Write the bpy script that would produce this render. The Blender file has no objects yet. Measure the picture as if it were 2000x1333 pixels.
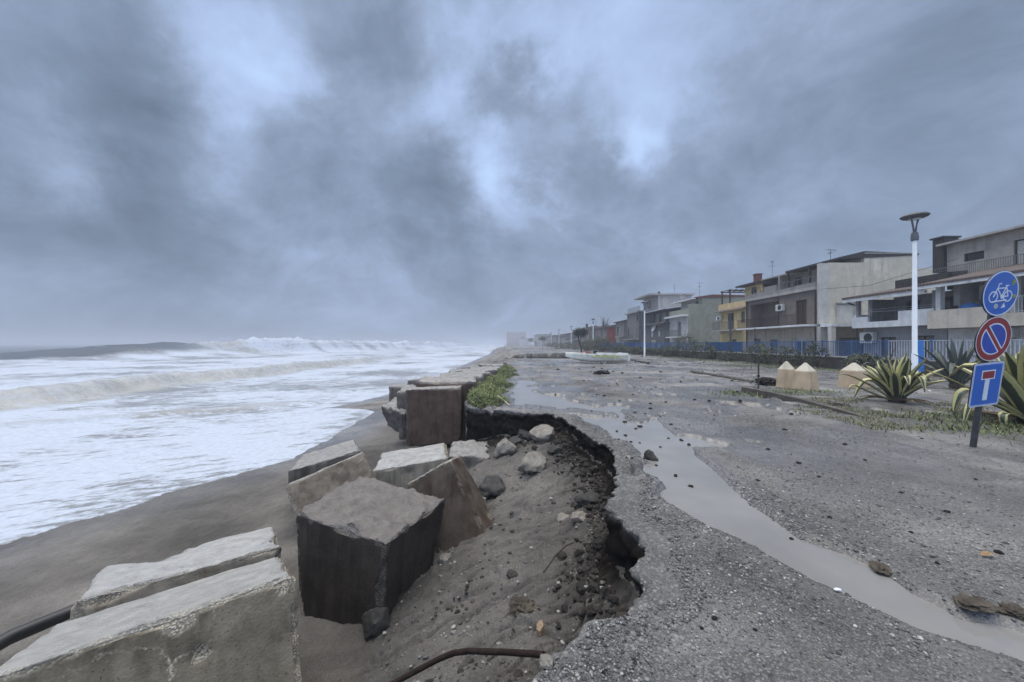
import bpy, bmesh, math, random
import numpy as np
from mathutils import Vector, Matrix
C = bpy.context.scene
R = math.radians
random.seed(7)
rng = np.random.default_rng(11)
F, H, HY = 726.0, 1.5, 672.0          # photo measurements: focal length, eye height, horizon row

# ------------------------------------------------------------------ camera
cam = bpy.data.cameras.new('camera'); cam_o = bpy.data.objects.new('camera', cam); C.collection.objects.link(cam_o)
cam_o.location = (0, 0, H); cam_o.rotation_euler = (R(90), 0, 0)
cam.sensor_width = 36; cam.lens = F / 2000 * 36; cam.shift_y = 5.5 / 2000
cam.clip_start = .05; cam.clip_end = 9000
C.camera = cam_o
C.view_settings.view_transform = 'Standard'; C.view_settings.look = 'None'
C.view_settings.exposure = 0.22; C.view_settings.gamma = 1
C.render.engine = 'CYCLES'
C.cycles.max_bounces = 6; C.cycles.diffuse_bounces = 3; C.cycles.glossy_bounces = 3
C.cycles.transparent_max_bounces = 6; C.cycles.volume_bounces = 1
C.cycles.use_denoising = True

# ------------------------------------------------------------------ sky (world) and sun
W = bpy.data.worlds.new('World'); C.world = W; W.use_nodes = True
nt = W.node_tree; nt.nodes.clear()
def N(t, kind, **kw):
    n = t.nodes.new(kind)
    for k, v in kw.items():
        if k.startswith('i_'): n.inputs[int(k[2:])].default_value = v
        else: setattr(n, k, v)
    return n
def math_(t, op, a, b=None, clamp=False):
    n = t.nodes.new('ShaderNodeMath'); n.operation = op; n.use_clamp = clamp
    for i, s in enumerate((a, b)):
        if s is None: continue
        if isinstance(s, (int, float)): n.inputs[i].default_value = s
        else: t.links.new(s, n.inputs[i])
    return n.outputs[0]
def vmath(t, op, a, b=None):
    n = t.nodes.new('ShaderNodeVectorMath'); n.operation = op
    for i, s in enumerate((a, b)):
        if s is None: continue
        if isinstance(s, (tuple, list)): n.inputs[i].default_value = s
        elif isinstance(s, (int, float)):
            n.inputs['Scale'].default_value = s
        elif s.type == 'VALUE': t.links.new(s, n.inputs['Scale'])
        else: t.links.new(s, n.inputs[i])
    return n
def ramp(t, fac, stops, interp='LINEAR'):
    n = t.nodes.new('ShaderNodeValToRGB'); cr = n.color_ramp; cr.interpolation = interp
    while len(cr.elements) < len(stops): cr.elements.new(.5)
    for e, (p, c) in zip(cr.elements, stops):
        e.position = p
        e.color = (c, c, c, 1) if isinstance(c, (int, float)) else (*c, 1)
    t.links.new(fac, n.inputs[0]); return n.outputs[0]
def noise(t, vec, scale, detail=4, rough=.55, dist=0.0, dims='3D'):
    n = t.nodes.new('ShaderNodeTexNoise'); n.noise_dimensions = dims
    n.inputs['Scale'].default_value = scale; n.inputs['Detail'].default_value = detail
    n.inputs['Roughness'].default_value = rough; n.inputs['Distortion'].default_value = dist
    t.links.new(vec, n.inputs['Vector']); return n
def mixc(t, fac, a, b, blend='MIX'):
    n = t.nodes.new('ShaderNodeMix'); n.data_type = 'RGBA'; n.blend_type = blend
    for s, i in ((fac, 0), (a, 6), (b, 7)):
        if isinstance(s, (int, float)): n.inputs[i].default_value = s
        elif isinstance(s, (tuple, list)): n.inputs[i].default_value = (*s[:3], 1)
        else: t.links.new(s, n.inputs[i])
    return n.outputs[2]
SUN_EL, SUN_AZ = 70, -40               # bright part of the cloud deck: high, over the sea
tc = nt.nodes.new('ShaderNodeTexCoord')
D = vmath(nt, 'NORMALIZE', tc.outputs['Generated']).outputs[0]
sx = nt.nodes.new('ShaderNodeSeparateXYZ'); nt.links.new(D, sx.inputs[0])
zc = math_(nt, 'MAXIMUM', sx.outputs[2], 0.0)
inv = math_(nt, 'DIVIDE', 1.0, math_(nt, 'ADD', zc, .75))
P2 = vmath(nt, 'SCALE', D, inv).outputs[0]
w1 = noise(nt, P2, 1.9, 4, .5)
warp = vmath(nt, 'SCALE', vmath(nt, 'SUBTRACT', w1.outputs['Color'], (.5, .5, .5)).outputs[0], .32).outputs[0]
P3_ = vmath(nt, 'ADD', P2, warp).outputs[0]
big = noise(nt, P3_, 2.1, 8, .54, 0.0).outputs[0]
fine = noise(nt, P3_, 5.2, 8, .6, 0.0).outputs[0]
Dw = vmath(nt, 'NORMALIZE', vmath(nt, 'ADD', D, vmath(nt, 'SCALE', vmath(nt, 'SUBTRACT', noise(nt, D, 3.6, 8, .62).outputs['Color'], (.5, .5, .5)).outputs[0], .42).outputs[0]).outputs[0]).outputs[0]
t_ = math_(nt, 'ADD', math_(nt, 'MULTIPLY', math_(nt, 'SUBTRACT', big, .5), .9), math_(nt, 'MULTIPLY', math_(nt, 'SUBTRACT', fine, .5), .85))
# clouds and gaps where the photo has them: (column, row, strength, radius), as directions of the sky
LOBES = [(455,70,.36,130),(560,130,.12,90),(1000,60,.32,130),(1150,30,.16,160),(1330,110,.16,130),(1240,262,.40,58),(980,335,.26,75),(1000,400,.12,90),(890,215,.18,60),(60,275,.26,80),(1080,440,.16,130),(520,300,.14,90),
         (700,500,.08,160),(1500,60,.06,180),(200,60,-.08,200),(260,210,-.22,170),(985,190,-.40,80),(800,395,-.30,115),(350,430,-.22,130),(640,270,-.14,110),
         (1130,335,-.26,95),(1350,330,-.10,150),(1480,250,-.08,150),(620,40,-.06,80),(760,90,-.16,95),(60,470,-.20,180),(1850,200,-.10,320),(450,560,-.08,260),(1250,520,-.02,200),(880,430,-.14,80)]
for px, py, a, r in LOBES:
    d = Vector(((px - 1000) / F, 1, (HY - py) / F)); L = d.length; d.normalize()
    ang = r / F / L
    k = 1.0 / (1 - math.cos(ang))
    dot = vmath(nt, 'DOT_PRODUCT', Dw, tuple(d)).outputs['Value']
    e = math_(nt, 'EXPONENT', math_(nt, 'MULTIPLY', math_(nt, 'SUBTRACT', dot, 1.0), k))
    t_ = math_(nt, 'ADD', t_, math_(nt, 'MULTIPLY', e, a))
t_ = math_(nt, 'ADD', t_, .44)
cloud = ramp(nt, t_, [(0.0, (.122, .164, .232)), (.26, (.190, .250, .356)), (.48, (.274, .350, .498)), (.68, (.372, .482, .710)), (1.0, (.50, .66, .95))])
hz = math_(nt, 'EXPONENT', math_(nt, 'MULTIPLY', zc, -9.0))
skyc = mixc(nt, math_(nt, 'MULTIPLY', hz, .75), cloud, (.225, .278, .392))
# overcast skies are brightest overhead
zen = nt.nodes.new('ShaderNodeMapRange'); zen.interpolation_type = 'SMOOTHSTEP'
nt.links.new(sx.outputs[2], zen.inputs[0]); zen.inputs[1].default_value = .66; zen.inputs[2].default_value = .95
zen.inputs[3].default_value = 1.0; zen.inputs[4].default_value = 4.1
zf = nt.nodes.new('ShaderNodeMapRange'); zf.interpolation_type = 'SMOOTHSTEP'; nt.links.new(sx.outputs[2], zf.inputs[0])
zf.inputs[1].default_value = .66; zf.inputs[2].default_value = .9
skyc = mixc(nt, math_(nt, 'MULTIPLY', zf.outputs[0], .85), skyc, (.375, .350, .312))
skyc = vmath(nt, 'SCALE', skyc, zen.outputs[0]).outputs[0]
# unseen sky behind the viewer, brightened to light the sides that face the camera
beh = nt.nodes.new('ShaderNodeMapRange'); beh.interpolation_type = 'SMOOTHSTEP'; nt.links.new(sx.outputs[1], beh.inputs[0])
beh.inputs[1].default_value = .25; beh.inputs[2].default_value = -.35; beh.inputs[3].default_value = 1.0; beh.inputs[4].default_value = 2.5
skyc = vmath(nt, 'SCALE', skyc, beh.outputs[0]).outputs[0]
nish = nt.nodes.new('ShaderNodeTexSky'); nish.sky_type = 'NISHITA'; nish.sun_disc = False
nish.sun_elevation = R(SUN_EL); nish.sun_rotation = R(SUN_AZ)
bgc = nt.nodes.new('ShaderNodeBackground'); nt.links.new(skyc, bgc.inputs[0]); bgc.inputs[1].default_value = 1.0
bgn = nt.nodes.new('ShaderNodeBackground'); nt.links.new(nish.outputs[0], bgn.inputs[0]); bgn.inputs[1].default_value = .05
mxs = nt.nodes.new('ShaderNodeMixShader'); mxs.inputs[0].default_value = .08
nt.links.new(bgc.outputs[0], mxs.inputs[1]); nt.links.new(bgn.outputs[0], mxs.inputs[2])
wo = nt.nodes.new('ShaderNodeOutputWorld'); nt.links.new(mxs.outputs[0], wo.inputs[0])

sun = bpy.data.lights.new('sun', 'SUN'); sun.energy = 1.6; sun.angle = R(55); sun.color = (1.0, .95, .88)
sun_o = bpy.data.objects.new('sun', sun); C.collection.objects.link(sun_o)
sd = Vector((math.sin(R(SUN_AZ)) * math.cos(R(SUN_EL)), math.cos(R(SUN_AZ)) * math.cos(R(SUN_EL)), math.sin(R(SUN_EL))))
sun_o.rotation_euler = sd.to_track_quat('Z', 'Y').to_euler(); sun_o.location = (0, 0, 60)

# ------------------------------------------------------------------ numpy noise
_perm = np.random.default_rng(3).integers(0, 1 << 30, 4096)
def _h(ix, iy, iz):
    h = (ix * 73856093) ^ (iy * 19349663) ^ (iz * 83492791)
    return _perm[h & 4095] / float(1 << 30)
def vn(x, y, z=0.0):
    x, y, z = np.broadcast_arrays(np.asarray(x, float), np.asarray(y, float), np.asarray(z, float))
    ix, iy, iz = np.floor(x).astype(np.int64), np.floor(y).astype(np.int64), np.floor(z).astype(np.int64)
    fx, fy, fz = x - ix, y - iy, z - iz
    fx, fy, fz = (f * f * (3 - 2 * f) for f in (fx, fy, fz))
    r = 0
    for a in (0, 1):
        for b in (0, 1):
            for c in (0, 1):
                w = (fx if a else 1 - fx) * (fy if b else 1 - fy) * (fz if c else 1 - fz)
                r = r + w * _h(ix + a, iy + b, iz + c)
    return r * 2 - 1
def fbm(x, y, z=0.0, o=4, g=.5):
    s, a, f = 0, 1.0, 1.0
    for i in range(o):
        s = s + a * vn(x * f + 17.3 * i, y * f - 9.1 * i, np.asarray(z) * f + 5.7 * i); a *= g; f *= 2.03
    return s
def ss(a, b, x):
    t = np.clip((x - a) / (b - a), 0, 1); return t * t * (3 - 2 * t)
def G(px, py, z=0.0):
    Y = F * (H - z) / (py - HY); return ((px - 1000) / F * Y, Y)
def at(px, py, Y):
    return Vector(((px - 1000) / F * Y, Y, H - (py - HY) / F * Y))
def poly_sd(poly, x, y):
    """signed distance to a closed polygon, positive inside"""
    poly = np.asarray(poly, float); n = len(poly)
    best = np.full(x.shape, 1e18); ins = np.zeros(x.shape, bool)
    for i in range(n):
        (x0, y0), (x1, y1) = poly[i], poly[(i + 1) % n]
        dx, dy = x1 - x0, y1 - y0
        t = np.clip(((x - x0) * dx + (y - y0) * dy) / (dx * dx + dy * dy + 1e-12), 0, 1)
        best = np.minimum(best, (x - x0 - t * dx) ** 2 + (y - y0 - t * dy) ** 2)
        if y0 != y1:
            c = ((y0 > y) != (y1 > y)) & (x < (x1 - x0) * (y - y0) / (y1 - y0) + x0)
            ins ^= c
    d = np.sqrt(best)
    return np.where(ins, d, -d)

# ------------------------------------------------------------------ materials
MATS = {}
def new_mat(name):
    m = bpy.data.materials.new(name); m.use_nodes = True
    t = m.node_tree; t.nodes.clear()
    out = t.nodes.new('ShaderNodeOutputMaterial'); b = t.nodes.new('ShaderNodeBsdfPrincipled')
    t.links.new(b.outputs[0], out.inputs[0]); MATS[name] = m
    return m, t, b
def setin(t, sock, v):
    if isinstance(v, (int, float)): sock.default_value = v
    elif isinstance(v, (tuple, list)): sock.default_value = (*v[:3], 1)
    else: t.links.new(v, sock)
def bump(t, b, h, dist=.01, strength=1.0):
    n = t.nodes.new('ShaderNodeBump'); n.inputs['Distance'].default_value = dist; n.inputs['Strength'].default_value = strength
    t.links.new(h, n.inputs['Height']); t.links.new(n.outputs[0], b.inputs['Normal'])
def coords(t, kind='Object'):
    if kind == 'World': return t.nodes.new('ShaderNodeNewGeometry').outputs['Position']
    return t.nodes.new('ShaderNodeTexCoord').outputs[kind]
def scaled(t, v, s):
    return vmath(t, 'MULTIPLY', v, s).outputs[0]
def paint(name, col, rough=.5, var=.25, scale=6, metal=0.0, bmp=0.0, dirt=None, dirt_amt=.5):
    m, t, b = new_mat(name); v = coords(t)
    n = noise(t, v, scale, 5, .6).outputs[0]
    lo = tuple(c * (1 - var) for c in col); hi = tuple(min(1, c * (1 + var)) for c in col)
    c = ramp(t, n, [(.3, lo), (.7, hi)])
    if dirt:
        d = noise(t, v, scale * .6, 6, .65).outputs[0]
        c = mixc(t, math_(t, 'MULTIPLY', ramp(t, d, [(.45, 0.0), (.68, 1.0)]), dirt_amt), c, dirt)
    setin(t, b.inputs['Base Color'], c); b.inputs['Metallic'].default_value = metal
    setin(t, b.inputs['Roughness'], math_(t, 'ADD', math_(t, 'MULTIPLY', n, .25), rough - .12))
    if rough >= .5: b.inputs['Specular IOR Level'].default_value = .25
    if bmp: bump(t, b, noise(t, v, scale * 5, 4).outputs[0], bmp)
    return m
def plaster(name, col, stain=(.06, .055, .05), amt=.5, rough=.85):
    amt = min(1, amt * 1.35)
    """wall render with rain streaks and damp patches"""
    m, t, b = new_mat(name); v = coords(t, 'World')
    big = noise(t, v, .35, 6, .6).outputs[0]; med = noise(t, v, 2.2, 6, .6).outputs[0]
    strk = noise(t, scaled(t, v, (2.6, 2.6, .22)), 1.0, 5, .6).outputs[0]
    c = ramp(t, med, [(.3, tuple(x * .82 for x in col)), (.7, tuple(min(1, x * 1.14) for x in col))])
    f1 = math_(t, 'MULTIPLY', ramp(t, strk, [(.50, 0.0), (.74, 1.0)]), ramp(t, big, [(.38, 0.0), (.62, 1.0)]))
    c = mixc(t, math_(t, 'MULTIPLY', f1, amt), c, stain)
    c = mixc(t, math_(t, 'MULTIPLY', ramp(t, big, [(.40, 1.0), (.56, 0.0)]), amt * .45), c, tuple(x * .62 for x in col))
    setin(t, b.inputs['Base Color'], c); b.inputs['Roughness'].default_value = rough; b.inputs['Specular IOR Level'].default_value = .15
    bump(t, b, noise(t, v, 14, 5).outputs[0], .01, .6)
    return m
def concrete(name, side, top, edge, stain, wet_top=.6, cracks=1.0):
    """cast block: smooth stained sides, rough top face, exposed aggregate where 'chip' says the arris broke off"""
    m, t, b = new_mat(name); v = coords(t)
    at_ = lambda n: N(t, 'ShaderNodeAttribute', attribute_name=n).outputs['Fac']
    chip, topm = at_('chip'), at_('top')
    big = noise(t, v, 1.6, 6, .62).outputs[0]; med = noise(t, v, 7, 6, .6).outputs[0]; fin = noise(t, v, 45, 5, .65).outputs[0]
    strk = noise(t, scaled(t, v, (7, 7, .7)), 1.0, 5, .6).outputs[0]
    cs = ramp(t, med, [(.28, tuple(x * .72 for x in side)), (.72, tuple(x * 1.28 for x in side))])
    cs = mixc(t, math_(t, 'MULTIPLY', ramp(t, strk, [(.46, 0.0), (.60, 1.0)]), .8), cs, stain)
    cs = mixc(t, math_(t, 'MULTIPLY', ramp(t, big, [(.47, 0.0), (.66, 1.0)]), .55), cs, tuple(x * 1.5 for x in side))
    cs = mixc(t, math_(t, 'MULTIPLY', ramp(t, fin, [(.60, 0.0), (.75, 1.0)]), .35), cs, tuple(x * .4 for x in side))
    ct = ramp(t, med, [(.28, tuple(x * .7 for x in top)), (.72, tuple(x * 1.25 for x in top))])
    ct = mixc(t, math_(t, 'MULTIPLY', ramp(t, fin, [(.5, 0.0), (.8, 1.0)]), .4), ct, tuple(x * .45 for x in top))
    c = mixc(t, topm, cs, ct)
    vo = t.nodes.new('ShaderNodeTexVoronoi'); vo.inputs['Scale'].default_value = 64; t.links.new(v, vo.inputs['Vector'])
    ag = mixc(t, ramp(t, vo.outputs['Distance'], [(.25, 0.0), (.6, 1.0)]), edge, tuple(x * .35 for x in edge))
    vc = t.nodes.new('ShaderNodeSeparateColor'); t.links.new(vo.outputs['Color'], vc.inputs[0])
    ag = mixc(t, math_(t, 'MULTIPLY', vc.outputs[0], .6), ag, tuple(x * .5 for x in edge))
    cf = math_(t, 'MULTIPLY', chip, ramp(t, med, [(.35, .45), (.6, 1.0)]))
    c = mixc(t, cf, c, ag)
    ve = t.nodes.new('ShaderNodeTexVoronoi'); ve.feature = 'DISTANCE_TO_EDGE'; ve.inputs['Scale'].default_value = 1.7
    t.links.new(vmath(t, 'ADD', v, vmath(t, 'SCALE', vmath(t, 'SUBTRACT', noise(t, v, 2.5, 5, .6).outputs['Color'], (.5, .5, .5)).outputs[0], .5).outputs[0]).outputs[0], ve.inputs['Vector'])
    crk = math_(t, 'MULTIPLY', ramp(t, ve.outputs['Distance'], [(.006, 1.0), (.022, 0.0)]), ramp(t, noise(t, v, 1.3, 3).outputs[0], [(.46, 0.0), (.58, .85)]))
    c = mixc(t, math_(t, 'MULTIPLY', crk, math_(t, 'MULTIPLY', math_(t, 'SUBTRACT', 1.0, topm), cracks)), c, ag)
    pit_ = t.nodes.new('ShaderNodeTexVoronoi'); pit_.inputs['Scale'].default_value = 30; t.links.new(v, pit_.inputs['Vector'])
    pits = math_(t, 'MULTIPLY', ramp(t, pit_.outputs['Distance'], [(.05, 1.0), (.13, 0.0)]), ramp(t, big, [(.40, 0.0), (.6, .8)]))
    c = mixc(t, pits, c, tuple(x * .3 for x in side))
    setin(t, b.inputs['Base Color'], c)
    wet = math_(t, 'MULTIPLY', topm, ramp(t, big, [(.35, 1.0), (.65, .4)]))
    b.inputs['Specular IOR Level'].default_value = .5; setin(t, b.inputs['Specular IOR Level'], math_(t, 'ADD', .10, math_(t, 'MULTIPLY', topm, .45)))
    setin(t, b.inputs['Roughness'], math_(t, 'SUBTRACT', .82, math_(t, 'MULTIPLY', wet, wet_top)))
    hgt = math_(t, 'ADD', math_(t, 'MULTIPLY', fin, .5), math_(t, 'MULTIPLY', math_(t, 'MULTIPLY', vo.outputs['Distance'], cf), -.9))
    hgt = math_(t, 'ADD', hgt, math_(t, 'MULTIPLY', pits, -.6)); hgt = math_(t, 'ADD', hgt, math_(t, 'MULTIPLY', math_(t, 'MULTIPLY', noise(t, v, 16, 6, .7).outputs[0], topm), 1.6))
    bump(t, b, hgt, .018, 1.0)
    return m

# ------------------------------------------------------------------ mesh helpers
def link(o, parent=None):
    C.collection.objects.link(o)
    if parent is not None:
        o.parent = parent
        if parent.name in WORLD_BUILT: o.matrix_parent_inverse = Matrix.Translation(-Vector(parent.location))   # parts drawn in world metres
    return o
WORLD_BUILT = set()
def tag(o, label=None, cat=None, group=None, kind=None):
    if label: o['label'] = label
    if cat: o['category'] = cat
    if group: o['group'] = group
    if kind: o['kind'] = kind
    return o
def np_mesh(name, verts, faces, mat, parent=None, smooth=True, attrs=None):
    """faces: (n,k) int array"""
    me = bpy.data.meshes.new(name); verts = np.asarray(verts, np.float32); faces = np.asarray(faces, np.int32)
    n, k = faces.shape
    me.vertices.add(len(verts)); me.vertices.foreach_set('co', verts.ravel())
    me.loops.add(n * k); me.loops.foreach_set('vertex_index', faces.ravel())
    me.polygons.add(n); me.polygons.foreach_set('loop_start', np.arange(0, n * k, k, dtype=np.int32))
    me.update(calc_edges=True)
    me.polygons.foreach_set('use_smooth', np.full(n, smooth))
    for nm, val in (attrs or {}).items():
        a = me.attributes.new(nm, 'FLOAT', 'POINT'); a.data.foreach_set('value', np.asarray(val, np.float32).ravel())
    me.materials.append(mat)
    return link(bpy.data.objects.new(name, me), parent)
def grid_faces(nu, nv, wrap=False):
    i, j = np.meshgrid(np.arange(nu - 1), np.arange(nv - 1 + (1 if wrap else 0)), indexing='ij')
    j2 = (j + 1) % nv
    return np.stack([i * nv + j, (i + 1) * nv + j, (i + 1) * nv + j2, i * nv + j2], -1).reshape(-1, 4)
class MB:
    def __init__(s): s.v, s.f, s.a = [], [], []
    def add(s, vs, fs):
        o = len(s.v); s.v += [tuple(v) for v in vs]; s.f += [tuple(i + o for i in f) for f in fs]; return s
    def box(s, x0, x1, y0, y1, z0, z1):
        x0, x1 = min(x0, x1), max(x0, x1); y0, y1 = min(y0, y1), max(y0, y1); z0, z1 = min(z0, z1), max(z0, z1)
        return s.add([(x0,y0,z0),(x1,y0,z0),(x1,y1,z0),(x0,y1,z0),(x0,y0,z1),(x1,y0,z1),(x1,y1,z1),(x0,y1,z1)],
                     [(0,3,2,1),(4,5,6,7),(0,1,5,4),(1,2,6,5),(2,3,7,6),(3,0,4,7)])
    def prism(s, prof, axis, a0, a1):
        """extrude a 2-D profile; axis 'y': profile is (x,z); axis 'x': profile is (y,z)"""
        n = len(prof)
        mk = (lambda p, a: (p[0], a, p[1])) if axis == 'y' else (lambda p, a: (a, p[0], p[1]))
        vs = [mk(p, a0) for p in prof] + [mk(p, a1) for p in prof]
        fs = [tuple(range(n)), tuple(range(2 * n - 1, n - 1, -1))] + [(i, i + n, (i + 1) % n + n, (i + 1) % n) for i in range(n)]
        return s.add(vs, fs)
    def tube(s, pts, rad, n=8, cap=True):
        pts = [Vector(p) for p in pts]; m = len(pts)
        if isinstance(rad, (int, float)): rad = [rad] * m
        up = Vector((0, 0, 1)); rings = []
        for i, p in enumerate(pts):
            d = (pts[min(i + 1, m - 1)] - pts[max(i - 1, 0)]).normalized()
            a = d.cross(up if abs(d.z) < .95 else Vector((0, 1, 0))).normalized(); b = a.cross(d)
            rings.append([p + (a * math.cos(2 * math.pi * k / n) + b * math.sin(2 * math.pi * k / n)) * rad[i] for k in range(n)])
        vs = [v for r in rings for v in r]
        fs = [(i * n + k, i * n + (k + 1) % n, (i + 1) * n + (k + 1) % n, (i + 1) * n + k) for i in range(m - 1) for k in range(n)]
        if cap: fs += [tuple(range(n - 1, -1, -1)), tuple((m - 1) * n + k for k in range(n))]
        return s.add(vs, fs)
    def lathe(s, prof, n=20, c=(0, 0, 0)):
        vs = [(c[0] + r * math.cos(2 * math.pi * k / n), c[1] + r * math.sin(2 * math.pi * k / n), c[2] + z) for r, z in prof for k in range(n)]
        m = len(prof)
        fs = [(i * n + k, i * n + (k + 1) % n, (i + 1) * n + (k + 1) % n, (i + 1) * n + k) for i in range(m - 1) for k in range(n)]
        return s.add(vs, fs)
    def build(s, name, mat, parent=None, smooth=False, bevel=0.0):
        me = bpy.data.meshes.new(name); me.from_pydata([tuple(v) for v in s.v], [], s.f); me.update()
        me.materials.append(mat)
        bm = bmesh.new(); bm.from_mesh(me); bmesh.ops.recalc_face_normals(bm, faces=bm.faces)
        if bevel:
            bmesh.ops.bevel(bm, geom=list(bm.edges), offset=bevel, segments=2, affect='EDGES', profile=.6)
        bm.to_mesh(me); bm.free()
        if smooth:
            me.polygons.foreach_set('use_smooth', [True] * len(me.polygons))
            me.set_sharp_from_angle(angle=R(40))
        return link(bpy.data.objects.new(name, me), parent)
def empty(name, loc, label, cat, group=None, rz=0):
    o = bpy.data.objects.new(name, None); o.location = loc; o.rotation_euler = (0, 0, rz); o.empty_display_size = .2
    C.collection.objects.link(o); tag(o, label, cat, group)
    if cat in ('house', 'apartment block', 'wall'): WORLD_BUILT.add(o.name)
    return o
def copy_tree(o, parent=None):
    c = o.copy(); C.collection.objects.link(c); c.parent = parent
    for ch in o.children: copy_tree(ch, c)
    return c

# ------------------------------------------------------------------ the lie of the land
SHORE = [(-5,-9.6),(6.5,-9.0),(7.4,-8.5),(8.7,-8.0),(11.1,-6.8),(14,-6.75),(19.0,-7.1),(19.8,-7.6),(20.3,-10.0),(22.5,-9.3),(26.5,-8.4),(34.8,-7.7),(59,-8.0),(141,-7.8),(400,-7),(900,-20),(4000,-60)]
SHY, SHX = np.array([a for a, b in SHORE], float), np.array([b for a, b in SHORE], float)
def shore_x(y):
    return np.interp(y, SHY, SHX) + .10 * fbm(y * 1.3, y * 0, o=3) * ss(3, 8, y) + .05 * vn(y * 6, 3.3)
EDGE_PX = [(1040,1318),(1062,1290),(1080,1268),(1120,1240),(1165,1212),(1205,1188),(1240,1160),(1256,1138),(1252,1105),(1250,1078),(1238,1052),(1215,1030),(1200,1012),(1192,990),(1204,968),(1216,945),(1208,918),(1196,880),(1178,862),(1150,850),(1130,836),(1105,817),(1066,808),(1020,808),(985,803),(952,800)]
EDGE = [(-6,-6),(-3.2,-2.2),(-1.6,.2),(-.55,1.15),(-.05,1.5)] + [G(*p) for p in EDGE_PX] + [(-.95,8.75),(-1.15,9.2),(-1.2,10.2),(-.75,19),(-.45,24),(.3,36),(1.4,50),(2.0,58.0),(2.2,75),(1.2,108),(1.3,138),(0,200),(-1,300),(0,600),(40,1500),(40,5000),(3000,5000),(3000,-6)]
BPX, BPZ = [-400,-60,-14,-7.3,-5,-3,-1.5,-.5,.5,1.2,4,30], [-12,-6,-3.0,-2.0,-1.82,-1.62,-1.38,-1.02,-.74,-.55,-.5,-.5]
PUD_A = [G(*p) for p in [(984,786),(992,764),(1000,745),(1018,738),(1052,742),(1048,760),(1078,770),(1128,780),(1180,790),(1225,798),(1210,812),(1165,808),(1120,800),(1060,794),(1020,792)]]
PUD_C = [G(*p) for p in [(1004,733),(1030,729),(1046,733),(1030,738)]]
PUD_B = [G(*p) for p in [(1195,835),(1235,812),(1275,800),(1325,806),(1335,832),(1348,868),(1385,905),(1440,945),(1500,992),(1570,1040),(1640,1068),(1720,1098),(1800,1152),(1880,1186),(1960,1205),(2060,1235),(2300,1300),(2300,1420),(2080,1330),(1980,1292),(1900,1270),(1800,1234),(1700,1192),(1600,1146),(1500,1096),(1420,1050),(1345,1012),(1298,984),(1252,945),(1214,890)]]
WATER_Z = -.032
def puddle_d(x, y, ed=None):
    if ed is None: ed = poly_sd(EDGE, x, y)
    d = np.maximum(np.maximum(poly_sd(PUD_A, x, y) * 1.0, poly_sd(PUD_B, x, y)), poly_sd(PUD_C, x, y))
    k = .35 + .65 * ss(3, 8, y)
    reg = .34 * np.exp(-((x - 2.0) / 1.5) ** 2 - ((y - 7.2) / 2.4) ** 2) - .22 + .26 * fbm(x * 1.7, y * 1.0, 31.0, o=4)
    d = np.maximum(d - .05 * (1 - ss(3, 5, y)), np.where(y > 4, reg, -1))
    d = d + (.10 * fbm(x * 5, y * 2.5, 2.2, o=4) + .34 * fbm(x * 1.5, y * 1.1, 5.1, o=4) * ss(4.6, 6.5, y)) * k
    return np.minimum(d, ed - .34 + .08 * fbm(x * 4, y * 4, 6.6, o=3))
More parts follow.
